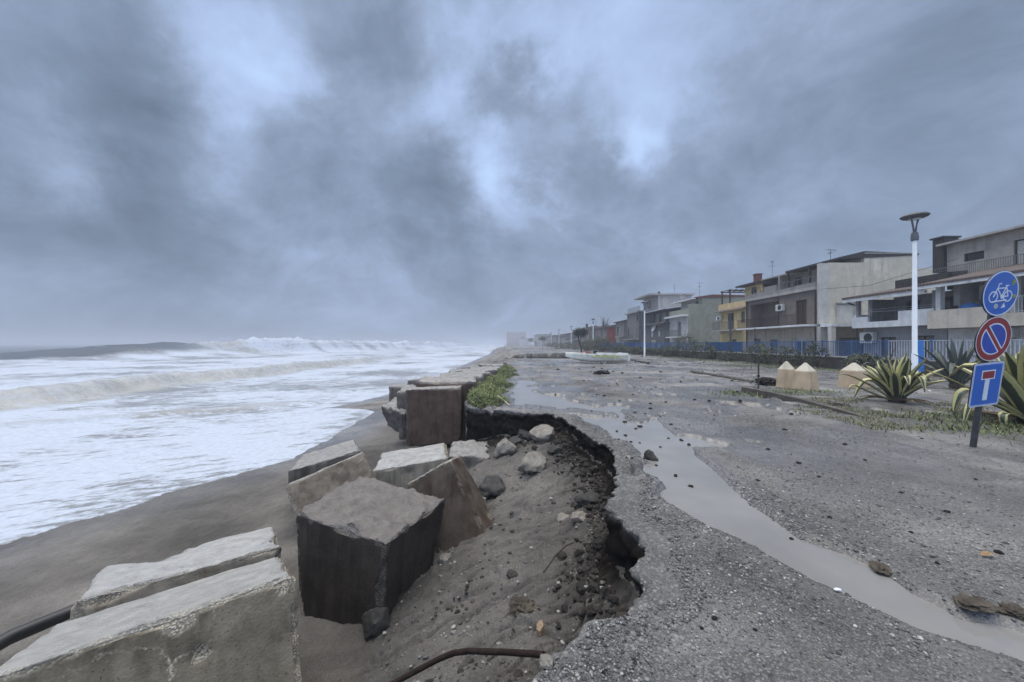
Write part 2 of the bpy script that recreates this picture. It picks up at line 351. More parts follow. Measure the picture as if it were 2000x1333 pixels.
def land(x, y, full=False):
    x = np.asarray(x, float); y = np.asarray(y, float)
    d = poly_sd(EDGE, x, y)
    near = 1 - ss(14, 22, y)
    d = d + near * (.055 * fbm(x * 3.2, y * 3.2, 1.0, o=3) + .012 * fbm(x * 11, y * 11, 2.0, o=3)) + (1 - near) * .5 * fbm(x * .4, y * .4, 3.0, o=3)
    shift = (np.interp(y, SHY, SHX) + 7.3) * ss(-3.5, -6.5, x)
    floor = np.interp(x - shift, BPX, BPZ)
    floor = floor + .22 * ss(4.5, 8, y) * ss(-4, -1, x)
    floor = floor + .50 * ss(2.75, 1.75, y) * ss(-1.3, .2, x)
    # runnels washed down the pit, running from the bank towards the blocks
    u, v = x * .95 + y * .2, y - x * .22
    inpit = ss(-2.2, -.6, x) * (1 - ss(8, 9, y))
    rill = np.abs(fbm(u * 1.1, v * 6.5 + .8 * fbm(u * 1.5, v * 1.5, 3.0, o=2), 7.0, o=4)); rill = np.minimum(rill, .20) / .20 - .75 * np.exp(-(fbm(u * .8 + 3, v * 3.6 + .9 * fbm(u * 1.2, v * 1.2, 13.0, o=2), 17.0, o=3) / .075) ** 2)
    floor = floor + inpit * (.060 * (rill - 1) + .05 * fbm(x * 2, y * 2, 4.0, o=4))
    floor = floor + .02 * fbm(x * 1.5, y * 1.5, 8.0, o=3) + .006 * fbm(x * 9, y * 9, 9.0, o=3)
    floor = floor + inpit * .016 * np.maximum(fbm(x * 14, y * 14, 3.0, o=3), 0) * 1.5
    # talus at the bank's foot
    floor = floor + .16 * np.exp(-np.maximum(-d, 0) / .22) * near * (y < 12)
    plate = .014 * fbm(x * .7, y * .7, 6.0, o=3) + .007 * fbm(x * 5, y * 5, 6.5, o=4) + .05 * fbm(x * .12, y * .12, 2.0, o=2) * ss(9, 25, y)
    pud = puddle_d(x, y, d)
    plate = plate + .02 * ss(-.45, -.05, pud) * (1 - ss(-.05, .0, pud)) - .10 * ss(-.06, .16, pud)
    plate = np.where(y < 14, np.maximum(plate, -.022 - .1 * ss(-.1, .16, pud)), plate)
    # wash-outs farther along the promenade: ground dips away and ends at a bank facing us
    b1 = 58 + 1.2 * fbm(x * .35, 0 * x, 1.0, o=3); s1 = ss(36, 57, y) * (1 - ss(0, .35, y - b1)) * ss(-4, 1, x) * (1 - ss(9, 19, x))
    b2 = 134 + 3 * fbm(x * .2, 0 * x, 4.0, o=3); s2 = ss(100, 130, y) * (1 - ss(0, .5, y - b2)) * ss(-6, 0, x) * (1 - ss(9, 22, x))
    runn = .10 * np.minimum(np.abs(fbm(x * 1.1, y * .22, 3.7, o=3)), .4) / .4
    plate = plate - s1 * (.86 - runn) - s2 * 1.1
    w = .10 + 4.2 * ss(20, 34, y) + 10 * ss(90, 200, y)
    w = w * (.7 + .6 * ss(-.4, .4, fbm(x * 2.2, y * 2.2, 5.0, o=2)))
    t = ss(-1, 0, (d - .22 * near * ss(2.1, 2.5, y + .25 * x) * (y < 9.3)) / w)
    z = floor + (plate - floor) * t
    floor = floor + 0
    rough_bank = np.exp(-((t - .42) / .34) ** 2) * near * (y < 12) * (y > 1.4)
    z = z + rough_bank * (.06 * fbm(x * 9, y * 9, 1.5, o=4) + .05 * fbm(x * 3, y * 3, 4.5, o=2))
    if full: return z, d, t, pud, rough_bank, s1, s2
    return z
def zat(x, y): return float(land(np.array([x]), np.array([y]))[0])

# ground sheet: rings round the viewer's feet, dense where the photo looks
rr = np.concatenate([np.linspace(.35, 1.3, 16)[:-1], 1.3 * np.exp(np.linspace(0, math.log(13 / 1.3), 520))[:-1], 13 * np.exp(np.linspace(0, math.log(230 / 13), 300))[:-1], 230 * np.exp(np.linspace(0, math.log(6000 / 230), 50))])
th = np.concatenate([np.linspace(-180, -64, 40)[:-1], np.linspace(-64, 64, 780)[:-1], np.linspace(64, 180, 40)[:-1]])
RR, TH = np.meshgrid(rr, np.radians(th), indexing='ij')
gx, gy = RR * np.sin(TH), RR * np.cos(TH)
gz = np.empty_like(gx); gd = np.empty_like(gx); gt = np.empty_like(gx); gp = np.empty_like(gx); gb = np.empty_like(gx); g1 = np.empty_like(gx)
for i in range(0, len(rr), 60):
    s = slice(i, i + 60)
    gz[s], gd[s], gt[s], gp[s], gb[s], a1, a2 = land(gx[s], gy[s], True); g1[s] = np.maximum(a1, a2)
sand = 1 - gt
patch = .5 + .5 * fbm(gx * .9, gy * .9, 11.0, o=3)
rim = np.exp(-np.maximum(gd, 0) / .35) * (gd > -.05) * (gy < 12)
strip = ss(-.62, -.2, gp) * (gx < 2.6) * np.clip(.35 + 1.6 * fbm(gx * 2.1, gy * 2.1, 4.0, o=3), 0, 1)
peb = np.clip(rim * .35 * patch + strip + .7 * np.clip(patch - .35, 0, 1) * ss(2.0, 3.5, gx), 0, 1) * gt
darksoil = np.clip(gb * 1.1 + np.exp(-np.maximum(-gd, 0) / .38) * (gd < 0) * (gy < 12) * ss(2.5, 3.4, gy + gx * 0) * .9, 0, 1)
slope = np.abs(np.gradient(gz, axis=0) / np.gradient(RR, axis=0))
darksoil = np.maximum(darksoil, ss(.35, .9, slope) * (gy > 20) * (gx > -3) * .9)
for yc_, am_ in ((58, .35), (134, .2)):
    bb_ = (58 + 1.2 * fbm(gx * .35, 0 * gx, 1.0, o=3)) if yc_ == 58 else (134 + 3 * fbm(gx * .2, 0 * gx, 4.0, o=3))
    darksoil = np.maximum(darksoil, np.exp(-((gy - bb_ + .2) / (.9 if yc_ == 58 else 2)) ** 2) * ss(.15, .5, g1))
wetn = fbm(gx * .55, gy * .40, 21.0, o=5) + .5 * np.exp(-((gx - 1.6) / 2.2) ** 2 - ((gy - 7) / 3.5) ** 2) - .12 * ss(12, 30, gy)
wetm = np.clip((ss(-.35, .0, gp) + .85 * ss(.18, .42, wetn) * (gy > 1.8)) * gt + .10 * sand * (gy < 10) * (gx > -3) + ss(2.6, .6, gx - np.interp(gy, SHY, SHX)) * (gz < -1.2) * .9, 0, 1)

wetm = wetm * (1 - darksoil)
m, t, b = new_mat('wet_gravel_sand'); v = coords(t, 'World')
A = lambda n: N(t, 'ShaderNodeAttribute', attribute_name=n).outputs['Fac']
f1, f2, f3 = noise(t, v, 1.1, 5, .6).outputs[0], noise(t, v, 9, 5, .65).outputs[0], noise(t, v, 70, 4, .7).outputs[0]
def vor(scale, feature='F1'):
    n = t.nodes.new('ShaderNodeTexVoronoi'); n.inputs['Scale'].default_value = scale; n.inputs['Randomness'].default_value = 1; t.links.new(v, n.inputs['Vector']); n.feature = feature; return n
vo1, vo2 = vor(38), vor(95)
def stones(vo):
    s = t.nodes.new('ShaderNodeSeparateColor'); t.links.new(vo.outputs['Color'], s.inputs[0])
    return ramp(t, s.outputs[0], [(0, (.045, .046, .050)), (.30, (.11, .112, .116)), (.62, (.21, .208, .205)), (.86, (.34, .335, .32)), (1, (.52, .51, .49))])
cs1 = mixc(t, ramp(t, vo1.outputs['Distance'], [(.35, 0.0), (.75, 1.0)]), stones(vo1), (.028, .028, .030))
cs2 = mixc(t, ramp(t, vo2.outputs['Distance'], [(.4, 0.0), (.8, .9)]), stones(vo2), (.05, .05, .053))
grit = ramp(t, f3, [(.30, (.052, .050, .048)), (.5, (.156, .150, .143)), (.72, (.345, .333, .317))])
grit = mixc(t, .55, grit, cs2)
grav = mixc(t, math_(t, 'MULTIPLY', A('peb'), ramp(t, f2, [(.3, .45), (.62, 1.0)])), grit, cs1)
grav = mixc(t, math_(t, 'MULTIPLY', ramp(t, f1, [(.4, 0.0), (.65, 1.0)]), .35), grav, (.21, .203, .195))
sandc = ramp(t, f3, [(.25, (.092, .086, .079)), (.5, (.182, .172, .159)), (.78, (.31, .296, .276))])
sandc = mixc(t, math_(t, 'MULTIPLY', ramp(t, f2, [(.4, 0.0), (.7, 1.0)]), .4), sandc, (.10, .09, .078))
grn = noise(t, v, 240, 3, .75).outputs[0]
sandc = mixc(t, ramp(t, grn, [(.36, .75), (.5, 0.0)]), sandc, (.03, .027, .024)); sandc = mixc(t, ramp(t, grn, [(.56, 0.0), (.70, .8)]), sandc, (.30, .28, .255))
grav = mixc(t, ramp(t, grn, [(.36, .6), (.5, 0.0)]), grav, (.03, .03, .031)); grav = mixc(t, ramp(t, grn, [(.58, 0.0), (.72, .7)]), grav, (.36, .355, .35))
c = mixc(t, A('sand'), grav, sandc)
soil = ramp(t, f2, [(.3, (.008, .007, .006)), (.6, (.019, .016, .014)), (.8, (.042, .036, .030))])
c = mixc(t, A('soil'), c, soil)
lf = noise(t, v, .55, 5, .6).outputs[0]; c = mixc(t, 1.0, c, ramp(t, lf, [(.32, .55), (.5, 1.0), (.68, 1.5)]), 'MULTIPLY'); c = mixc(t, 1.0, c, ramp(t, noise(t, v, .16, 4, .6).outputs[0], [(.38, .78), (.62, 1.22)]), 'MULTIPLY')
c = mixc(t, math_(t, 'MULTIPLY', A('wet'), .40), c, (.075, .072, .07))
setin(t, b.inputs['Base Color'], c)
setin(t, b.inputs['Roughness'], math_(t, 'SUBTRACT', math_(t, 'ADD', .52, math_(t, 'MULTIPLY', f2, .3)), math_(t, 'MULTIPLY', A('wet'), .50)))
hh = math_(t, 'ADD', math_(t, 'MULTIPLY', f3, .6), math_(t, 'MULTIPLY', math_(t, 'MULTIPLY', vo1.outputs['Distance'], math_(t, 'ADD', A('peb'), .12)), -1.6))
setin(t, b.inputs['Specular IOR Level'], math_(t, 'MULTIPLY', math_(t, 'ADD', .12, math_(t, 'MULTIPLY', A('wet'), .6)), math_(t, 'SUBTRACT', 1.0, A('soil'))))
bump(t, b, math_(t, 'MULTIPLY', math_(t, 'ADD', hh, math_(t, 'MULTIPLY', noise(t, v, 260, 3, .7).outputs[0], .5)), math_(t, 'SUBTRACT', 1.0, math_(t, 'MULTIPLY', A('wet'), .72))), .014, .9)
gv = np.stack([gx, gy, gz], -1).reshape(-1, 3)
gf = grid_faces(len(rr), len(th), True)
c0 = len(gv)
ground = np_mesh('ground', gv, gf, m, None, True, {'peb': peb, 'sand': sand, 'soil': darksoil, 'wet': wetm})
tag(ground, kind='structure')

# the broken edge itself: crust, undercut face and slumped foot, as one strip along the washed-out rim
ed = np.array(EDGE[3:-9], float); sg_ = np.r_[0, np.cumsum(np.hypot(*np.diff(ed, axis=0).T))]; ns = int(sg_[-1] / .014)
su = np.linspace(0, sg_[-1], ns); ex, ey = np.interp(su, sg_, ed[:, 0]), np.interp(su, sg_, ed[:, 1])
kr = np.hanning(15); kr /= kr.sum(); ex[7:-7] = np.convolve(ex, kr, 'valid'); ey[7:-7] = np.convolve(ey, kr, 'valid')
tx, ty = np.gradient(ex), np.gradient(ey); kk = np.hanning(41); kk /= kk.sum(); tx = np.convolve(tx, kk, 'same'); ty = np.convolve(ty, kk, 'same'); tl = np.hypot(tx, ty); tx, ty = tx / tl, ty / tl
inx, iny = ty, -tx                                             # towards the plateau
ndz = .055 * fbm(ex * 3.2, ey * 3.2, 1.0, o=3) + .012 * fbm(ex * 11, ey * 11, 2.0, o=3)
ex, ey = ex - inx * ndz, ey - iny * ndz
PROF = [(.34, 1.0), (.25, 1.0), (.15, 1.0), (.06, 1.0), (.02, .995), (.0, .975), (.0, .95), (.006, .925), (.018, .89), (.030, .74), (.026, .55), (.014, .38), (.0, .22), (-.05, .10), (-.12, .03), (-.22, 0.0), (-.34, 0.0)]
pin = np.interp(np.linspace(0, 1, 64), np.linspace(0, 1, len(PROF)), [a for a, b in PROF]); ph = np.interp(np.linspace(0, 1, 64), np.linspace(0, 1, len(PROF)), [b for a, b in PROF])
ztop = land(ex + inx * .34, ey + iny * .34); zbot = land(ex - inx * .34, ey - iny * .34)
PXs, PYs = ex[:, None] + inx[:, None] * pin, ey[:, None] + iny[:, None] * pin
zt2 = land(PXs, PYs); face = ss(1.0, .86, ph)[None] * ss(-.30, -.16, pin)[None] + 0 * PXs
H_ = np.maximum(ztop - zbot, .02)[:, None]
PZs = zbot[:, None] + H_ * ph
PZs = np.where(pin[None] > .1, np.maximum(zt2, PZs - .02) + .004 * ss(.34, .25, pin)[None] - .012 * ss(.28, .34, pin)[None], PZs)
PZs = np.where(pin[None] < -.1, zt2 + (PZs - zt2) * ss(-.34, -.10, pin)[None] - .012 * ss(-.30, -.34, pin)[None], PZs)
Zs = PZs * 1.0
amp = np.clip(H_ / .35, .05, 1)
nb = .050 * fbm(PXs * 6, PYs * 6, Zs * 7 + 3, o=3) + .040 * fbm(PXs * 16, PYs * 16, Zs * 18, o=4)
ledge = .028 * np.round(fbm(Zs * 9 + .8 * fbm(PXs * 2, PYs * 2, 1.0, o=2), PXs * .6, PYs * .6, o=2) * 2) / 2
fm_ = ss(.90, .80, ph)[None] * ss(-.34, -.10, pin)[None]; lipm = np.exp(-((ph - .95) / .05) ** 2)[None] * (pin < .05)[None]
offn = (nb + ledge) * fm_ * amp + .034 * fbm(PXs * 16, PYs * 16, Zs * 10, o=4) * lipm * amp
PXs, PYs = PXs - inx[:, None] * offn, PYs - iny[:, None] * offn; PZs = PZs + .018 * fbm(PXs * 20, PYs * 20, Zs * 20 + 9, o=3) * fm_ * amp
soil_a = np.clip(ss(.93, .86, ph)[None] * ss(-.34, -.14, pin)[None] * ss(.05, .16, H_), 0, 1); sand_a = np.clip(ss(.93, .86, ph)[None] + 0 * PXs, 0, 1); peb_a = np.clip(np.exp(-((ph - .95) / .06) ** 2)[None] * .9 + .05 * (pin > .0)[None] + 0 * PXs, 0, 1) * (1 - soil_a)
bank = np_mesh('bank', np.stack([PXs, PYs, PZs], -1).reshape(-1, 3), grid_faces(ns, 64)[:, ::-1], m, None, True, {'peb': peb_a, 'sand': sand_a, 'soil': soil_a + 0 * PXs, 'wet': .15 + 0 * PXs})
tag(bank, kind='structure')

# standing rainwater
xs = np.arange(-.9, 4.2, .06); ys = np.arange(1.2, 20, .08)
PX, PY = np.meshgrid(xs, ys, indexing='ij'); pd = puddle_d(PX, PY)
fc = grid_faces(len(xs), len(ys)); dd_ = poly_sd(EDGE, PX, PY); keep = (pd.ravel()[fc].max(1) > -.12) & (dd_.ravel()[fc].min(1) > .16); fc = fc[keep]
used, invx = np.unique(fc.ravel(), return_inverse=True)
pv = np.stack([PX.ravel(), PY.ravel(), np.full(PX.size, WATER_Z)], -1)[used]
m, t, b = new_mat('muddy_water'); v = coords(t, 'World')
n1 = noise(t, v, 1.3, 4).outputs[0]
setin(t, b.inputs['Base Color'], ramp(t, n1, [(.3, (.165, .163, .158)), (.7, (.22, .216, .208))]))
b.inputs['Roughness'].default_value = .06; b.inputs['IOR'].default_value = 1.33
b.inputs['Specular IOR Level'].default_value = .9
bump(t, b, noise(t, v, 9, 3).outputs[0], .003, .25)
tag(np_mesh('puddle_water', pv, invx.reshape(-1, 4), m, None, True), kind='structure')

# ------------------------------------------------------------------ sea
yy = np.concatenate([np.linspace(-25, 3, 40)[:-1], 3 * np.exp(np.linspace(0, math.log(600 / 3), 620))[:-1], 600 * np.exp(np.linspace(0, math.log(6000 / 600), 30))])
so = np.concatenate([[.9, .35, .08], -.04 * np.exp(np.linspace(0, math.log(160 / .04), 520)), -160 * np.exp(np.linspace(math.log(1.02), math.log(6000 / 160), 60))])
YY, SO = np.meshgrid(yy, so, indexing='ij')
SX = shore_x(YY) + SO
off = -SO
def crest(x0, h, wf, wb, x):
    u = x - x0                                   # u>0 towards the shore: steep face
    return h * np.where(u > 0, np.exp(-(u / wf) ** 2), np.exp(-(u / wb) ** 2))
xc = np.interp(YY, [0, 60, 80, 110, 150, 220, 400], [-112, -108, -100, -92, -80, -72, -60]) + 3.0 * fbm(YY * .035, YY * 0, 1.0, o=3)
hc = np.interp(YY, [0, 60, 95, 125, 220, 400], [.3, .5, 3.2, 4.7, 4.6, 4.0]) * (1 + .18 * fbm(YY * .08, YY * 0, 3.0, o=3))
broken = ss(98, 125, YY)
breaker = crest(xc, 1, 4.6 + 7 * (1 - broken), 9, SX)
bore = crest(-29.5 + 1.5 * fbm(YY * .09, YY * 0, 5.0, o=3), 1, .9, 5.0, SX) * (1 - .6 * ss(70, 130, YY))
lip = crest(-17.8 + (YY - 17.8) * 1.6 + .5 * fbm(YY * .5, YY * 0, 9.0, o=2), 1, .5, 2.2, SX) * ss(-26, -20, SX) * (1 - ss(-13, -9, SX)) * ss(13, 15, YY) * (1 - ss(21, 24, YY))
deep = ss(0, 14, off)
z = -2 + breaker * hc + bore * .85 + lip * .22
z += deep * (.10 * fbm(SX * .35, YY * .35, 2.0, o=4) + .30 * ss(95, 160, off) * fbm(SX * .05, YY * .022, 6.0, o=4))
torn = np.maximum(fbm(SX * .8, YY * .55, 12.0, o=5), 0)
z += broken * ss(.35, 1, breaker) * 1.0 * torn
z += (breaker * broken + bore * .5) * .42 * fbm(SX * .9, YY * .9, 8.0, o=5) * (.55 + .45 * ss(60, 120, off))
z += .018 * ss(.3, 3, off) * fbm(SX * 2.2, YY * 2.2, 4.0, o=3)
gl = np.empty_like(z)
for i in range(0, len(yy), 80): gl[i:i + 80] = land(SX[i:i + 80], YY[i:i + 80])
zin = np.where(SO > .2, gl - .3, np.where(SO > 0, gl - .03, np.maximum(z, gl + .008 + .03 * ss(.0, .5, off))))
off_foam = ss(0, 8, SX - xc + 3 - (5 + 12 * fbm(SX * .06, YY * .05, 2.0, o=4)) * (1 - broken) * ss(20, 60, YY))
foam = np.clip(off_foam + breaker * broken * ss(-5, -1, SX - xc), 0, 1)
foam = np.where(off > 118, foam * .5, foam)
facem = np.clip(ss(.30, .75, crest(-28.3 + 1.5 * fbm(YY * .09, YY * 0, 5.0, o=3), 1, 1.9, 2.4, SX)) * (1 - ss(60, 110, YY)) + .5 * ss(.35, .8, lip) + .45 * ss(.4, .9, breaker) * (SX > xc + 1.2) * broken * ss(-.2, .5, fbm(SX * .2, YY * .12, 3.0, o=3)), 0, 1)
swell = ss(.25, .7, breaker) * (1 - broken) * (SX > xc - 4)
foam = foam * (1 - .95 * swell * ss(3, 12, YY))
m, t, b = new_mat('storm_sea'); v = coords(t, 'World')
A = lambda n: N(t, 'ShaderNodeAttribute', attribute_name=n).outputs['Fac']
rot = t.nodes.new('ShaderNodeVectorRotate'); rot.rotation_type = 'Z_AXIS'; rot.inputs['Angle'].default_value = R(-28); t.links.new(v, rot.inputs['Vector'])
vs = scaled(t, rot.outputs[0], (.42, 1.5, 1))
hol = noise(t, vs, 2.1, 9, .68, .5).outputs[0]; clus = noise(t, scaled(t, v, (.6, 1, 1)), .12, 4, .55).outputs[0]; fz = noise(t, v, 6, 5, .65).outputs[0]
hol2 = noise(t, scaled(t, rot.outputs[0], (1.5, 4.2, 1)), 2.4, 8, .7, .3).outputs[0]
hol = math_(t, 'ADD', math_(t, 'MULTIPLY', hol, .62), math_(t, 'MULTIPLY', hol2, .38))
thr = math_(t, 'ADD', hol, math_(t, 'MULTIPLY', math_(t, 'SUBTRACT', clus, .5), .55)); band = noise(t, scaled(t, v, (.11, .016, 1)), 1.0, 5, .6).outputs[0]; thr = math_(t, 'ADD', thr, math_(t, 'MULTIPLY', math_(t, 'SUBTRACT', band, .5), .40))
holes = ramp(t, thr, [(.505, 0.0), (.565, 1.0)])
fo = math_(t, 'MULTIPLY', A('foam'), math_(t, 'SUBTRACT', 1.0, math_(t, 'MULTIPLY', holes, .85)))
fo = math_(t, 'MULTIPLY', fo, math_(t, 'SUBTRACT', 1.0, math_(t, 'MULTIPLY', A('face'), ramp(t, noise(t, v, 1.6, 6, .65).outputs[0], [(.32, .35), (.62, 1.0)]))), True)
wcap = ramp(t, noise(t, scaled(t, v, (.10, .03, 1)), 1.0, 6, .6).outputs[0], [(.60, 0.0), (.72, .75)])
fo = math_(t, 'MAXIMUM', fo, wcap)
water_c = mixc(t, A('face'), (.15, .152, .15), (.30, .30, .285))
water_c = mixc(t, A('foam'), (.055, .062, .064), water_c)
foam_c = ramp(t, fz, [(.3, (.34, .385, .455)), (.7, (.45, .495, .57))])
setin(t, b.inputs['Base Color'], mixc(t, fo, water_c, foam_c))
setin(t, b.inputs['Roughness'], math_(t, 'ADD', .22, math_(t, 'MULTIPLY', fo, .6)))
b.inputs['IOR'].default_value = 1.33
bump(t, b, math_(t, 'ADD', math_(t, 'MULTIPLY', fz, .3), math_(t, 'MULTIPLY', noise(t, v, 1.4, 5, .6).outputs[0], .7)), .16, .6)
sv = np.stack([SX, YY, zin], -1).reshape(-1, 3)
tag(np_mesh('sea_water', sv, grid_faces(len(yy), len(so)), m, None, True, {'foam': foam, 'face': facem}), kind='structure')

# spray torn off the breaking crest: a mist of drops
n = 30000; ysp = 112 * np.exp(rng.uniform(0, 1, n) * math.log(420 / 112)); xcs = np.interp(ysp, [0, 60, 80, 110, 150, 220, 400], [-112, -108, -100, -92, -80, -72, -60]) + 3.0 * fbm(ysp * .035, ysp * 0, 1.0, o=3)
hs = np.interp(ysp, [95, 125, 220, 400], [3.9, 4.7, 4.6, 4.0]) * (1 + .18 * fbm(ysp * .08, ysp * 0, 3.0, o=3)); gust = ss(-.25, .5, fbm(ysp * .12, ysp * 0, 14.0, o=4))
hgt_ = rng.exponential(.75, n) * gust; q = np.where((rng.uniform(0, 1, n) < gust) & (hgt_ < 3.2))[0]
spp = np.stack([xcs - hgt_ * 1.5 + rng.normal(0, 1.6, n), ysp, -2 + hs * .9 + hgt_], 1)[q]

# ------------------------------------------------------------------ concrete blocks of the broken sea defence
def block(name, corners, n, mat, label, cat='concrete block', group=None, seed=0, chip=.07, rough_top=.012, dents=()):
    """corners in order FLT FRT BRT BLT FLB FRB BRB BLB (front is towards the viewer)"""
    c = np.array([list(p) for p in corners], float)
    ctr = c.mean(0); c = c - ctr
    idx = {}; V = []; Fq = []
    def vid(i, j, k):
        if (i, j, k) not in idx: idx[(i, j, k)] = len(V); V.append((i / n, j / n, k / n))
        return idx[(i, j, k)]
    for a in range(n):
        for b_ in range(n):
            for w in (0, n):
                q = [vid(a, b_, w), vid(a + 1, b_, w), vid(a + 1, b_ + 1, w), vid(a, b_ + 1, w)]; Fq.append(q if w else q[::-1])
                q = [vid(a, w, b_), vid(a + 1, w, b_), vid(a + 1, w, b_ + 1), vid(a, w, b_ + 1)]; Fq.append(q[::-1] if w else q)
                q = [vid(w, a, b_), vid(w, a + 1, b_), vid(w, a + 1, b_ + 1), vid(w, a, b_ + 1)]; Fq.append(q if w else q[::-1])
    u = np.array(V)
    FLT, FRT, BRT, BLT, FLB, FRB, BRB, BLB = c
    a, b_, w = u[:, :1], u[:, 1:2], u[:, 2:]
    p = w * ((1 - b_) * ((1 - a) * FLT + a * FRT) + b_ * ((1 - a) * BLT + a * BRT)) + (1 - w) * ((1 - b_) * ((1 - a) * FLB + a * FRB) + b_ * ((1 - a) * BLB + a * BRB))
    dims = np.array([np.linalg.norm(FRT - FLT), np.linalg.norm(BLT - FLT), np.linalg.norm(FLT - FLB)])
    dist = np.minimum(u, 1 - u) * dims
    sd_ = np.sort(dist, 1); d2 = sd_[:, 1]           # distance to the nearest arris
    s = seed * 13.7
    nz = lambda f, o=4, k=0.0: fbm(p[:, 0] * f + s, p[:, 1] * f - s, p[:, 2] * f + k, o)
    amt = chip * np.clip(.35 + 1.1 * nz(2.2, 3), .08, 1.6)
    cut = np.clip(amt - d2, 0, None)
    dirn = (p - 0) / np.maximum(np.linalg.norm(p, axis=1, keepdims=True), 1e-6)
    top = (w[:, 0] > .999)
    p2 = p - dirn * (cut * .75 + (cut > 0) * .012 * (1 + nz(14, 3)))[:, None]
    upv = (FLT - FLB) / np.linalg.norm(FLT - FLB)
    p2 = p2 + upv * (top * (rough_top * nz(5, 4, 3.0) + rough_top * .8 * nz(14, 3, 1.0)))[:, None]
    p2 = p2 + dirn * (.006 * nz(3, 3, 9.0))[:, None]
    for (du, dv, dw, rad, dep) in dents:              # broken-out hollows
        q = (1 - dv) * ((1 - du) * FLT + du * FRT) + dv * ((1 - du) * BLT + du * BRT); q2 = (1 - dv) * ((1 - du) * FLB + du * FRB) + dv * ((1 - du) * BLB + du * BRB)
        q = dw * q + (1 - dw) * q2
        g = np.exp(-((np.linalg.norm(p - q, axis=1) / rad) ** 2)) * (.75 + .5 * nz(9, 3))
        p2 = p2 - dirn * (g * dep)[:, None]; cut = np.maximum(cut, g * dep * (g > .3))
    chipm = ss(0, .02, cut + .012 * (d2 < .05) * (nz(11, 3) > .05))
    nrm_top = ss(.5, 1, top * 1.0) * 1.0
    o = np_mesh(name, p2, np.array(Fq), mat, None, True, {'chip': chipm, 'top': nrm_top})
    o.data.set_sharp_from_angle(angle=R(48))
    o.location = ctr
    return tag(o, label, cat, group)
def rotm(yaw, tx, ty):
    ax = Vector((tx, ty, 0)); a = ax.length
    return np.array((Matrix.Rotation(yaw, 3, 'Z') @ (Matrix.Rotation(a, 3, ax) if a > 1e-6 else Matrix.Identity(3))))
def corners(cn, yaw, tx, ty, dim, full=None, taper=1.0):
    """cuboid pose; 'full' makes it reach farther down than the visible height"""
    M = rotm(yaw, tx, ty); d = np.array(dim) / 2; cn = np.array(cn, float)
    if full: cn = cn - M @ np.array([0, 0, (full - dim[2]) / 2]); d[2] = full / 2
    L = [(-1,-1,1),(1,-1,1),(1,1,1),(-1,1,1),(-1,-1,-1),(1,-1,-1),(1,1,-1),(-1,1,-1)]
    return [cn + M @ (np.array([x * (taper if z_ < 0 else 1), y * (taper if z_ < 0 else 1), z_]) * d) for x, y, z_ in L]
pale = concrete('pale_concrete', (.165, .148, .115), (.30, .293, .275), (.62, .57, .47), (.085, .075, .055))
pale2 = concrete('pale_concrete_dry', (.21, .19, .155), (.34, .337, .325), (.42, .38, .32), (.10, .085, .065))
dark = concrete('black_stained_concrete', (.042, .035, .030), (.135, .122, .110), (.24, .22, .20), (.024, .021, .019), .35, 0.0)
brown = concrete('brown_concrete', (.082, .066, .053), (.34, .31, .28), (.33, .28, .22), (.045, .030, .022), .6, 0.0)
brown2 = concrete('weathered_brown_concrete', (.115, .100, .084), (.30, .28, .25), (.36, .32, .27), (.06, .05, .042), .6, 0.0)
rust = concrete('rust_brown_concrete', (.078, .055, .045), (.27, .25, .23), (.22, .19, .16), (.048, .034, .028), .6, 0.0)
grey = concrete('grey_concrete', (.125, .115, .105), (.24, .23, .22), (.26, .24, .21), (.05, .045, .04))
block('concrete_block', corners((-2.57, 2.82, -1.01), .66, -.31, -.014, (1.54, 1.2, 1.03)), 60, pale, 'pale concrete block in the near left corner with cracks and exposed pebbles along its edge', seed=1, chip=.05, rough_top=.003,
      dents=[(.62, 0, .72, .05, .05), (.35, 0, .6, .06, .05), (.8, 0, .25, .12, .035), (.95, 0, .95, .06, .05), (.55, 0, .98, .10, .03)])
block('concrete_block', corners((-3.59, 4.18, -1.15), .662, -.20, .017, (1.62, 1.2, .5), .95), 44, pale2, 'pale concrete slab with a white wet top lying just behind the nearest block', seed=2, chip=.07, rough_top=.006,
      dents=[(.30, 1, 1, .25, .22), (1, .1, .8, .12, .10), (.78, 0, .7, .16, .10)])
P8 = [at(576, 1003, 4.30), at(755, 1062, 3.75), at(872, 973, 4.75), at(700, 925, 5.40), at(588, 1212, 4.1), at(738, 1258, 3.70), at(846, 1100, 4.55), Vector((-2.12, 5.25, -1.5))]
dn = Vector((-.03, .02, -.2))
block('concrete_block', P8[:4] + [q + dn for q in P8[4:]], 60, dark, 'largest tilted concrete cube, black sided with a rough grey top, among the fallen blocks', seed=3, chip=.075, rough_top=.03,
      dents=[(1, .35, .28, .07, .02)])
P4 = [at(792, 946, 5.05), at(880, 897, 5.15), at(899, 888, 5.52), None, at(868, 1108, 4.78), at(956, 1056, 4.90), at(968, 1016, 5.24), None]
P4[3] = P4[0] + (P4[2] - P4[1]); P4[7] = P4[4] + (P4[6] - P4[5])
block('concrete_block', P4, 44, brown, 'brown block leaning over steeply against the right side of the big black cube', seed=4, chip=.028, rough_top=.006,
      dents=[(.98, .9, .12, .08, .05)])
block('concrete_block', corners((-1.99, 7.54, -.96), .21, -.013, -.114, (1.38, 1.25, .41), .72), 40, pale2, 'low pale slab with a smooth wet top below the upright brown block', seed=5, chip=.06, rough_top=.004, dents=[(.45, 0, .8, .12, .05)])
P6 = [at(556, 948, 6.3), at(713, 881, 7.3), None, None, at(588, 1045, 5.85), at(742, 970, 6.75), None, None]; bk = Vector((-.26, .50, -.20))
for a_, b_ in ((2, 1), (3, 0), (6, 5), (7, 4)): P6[a_] = P6[b_] + bk
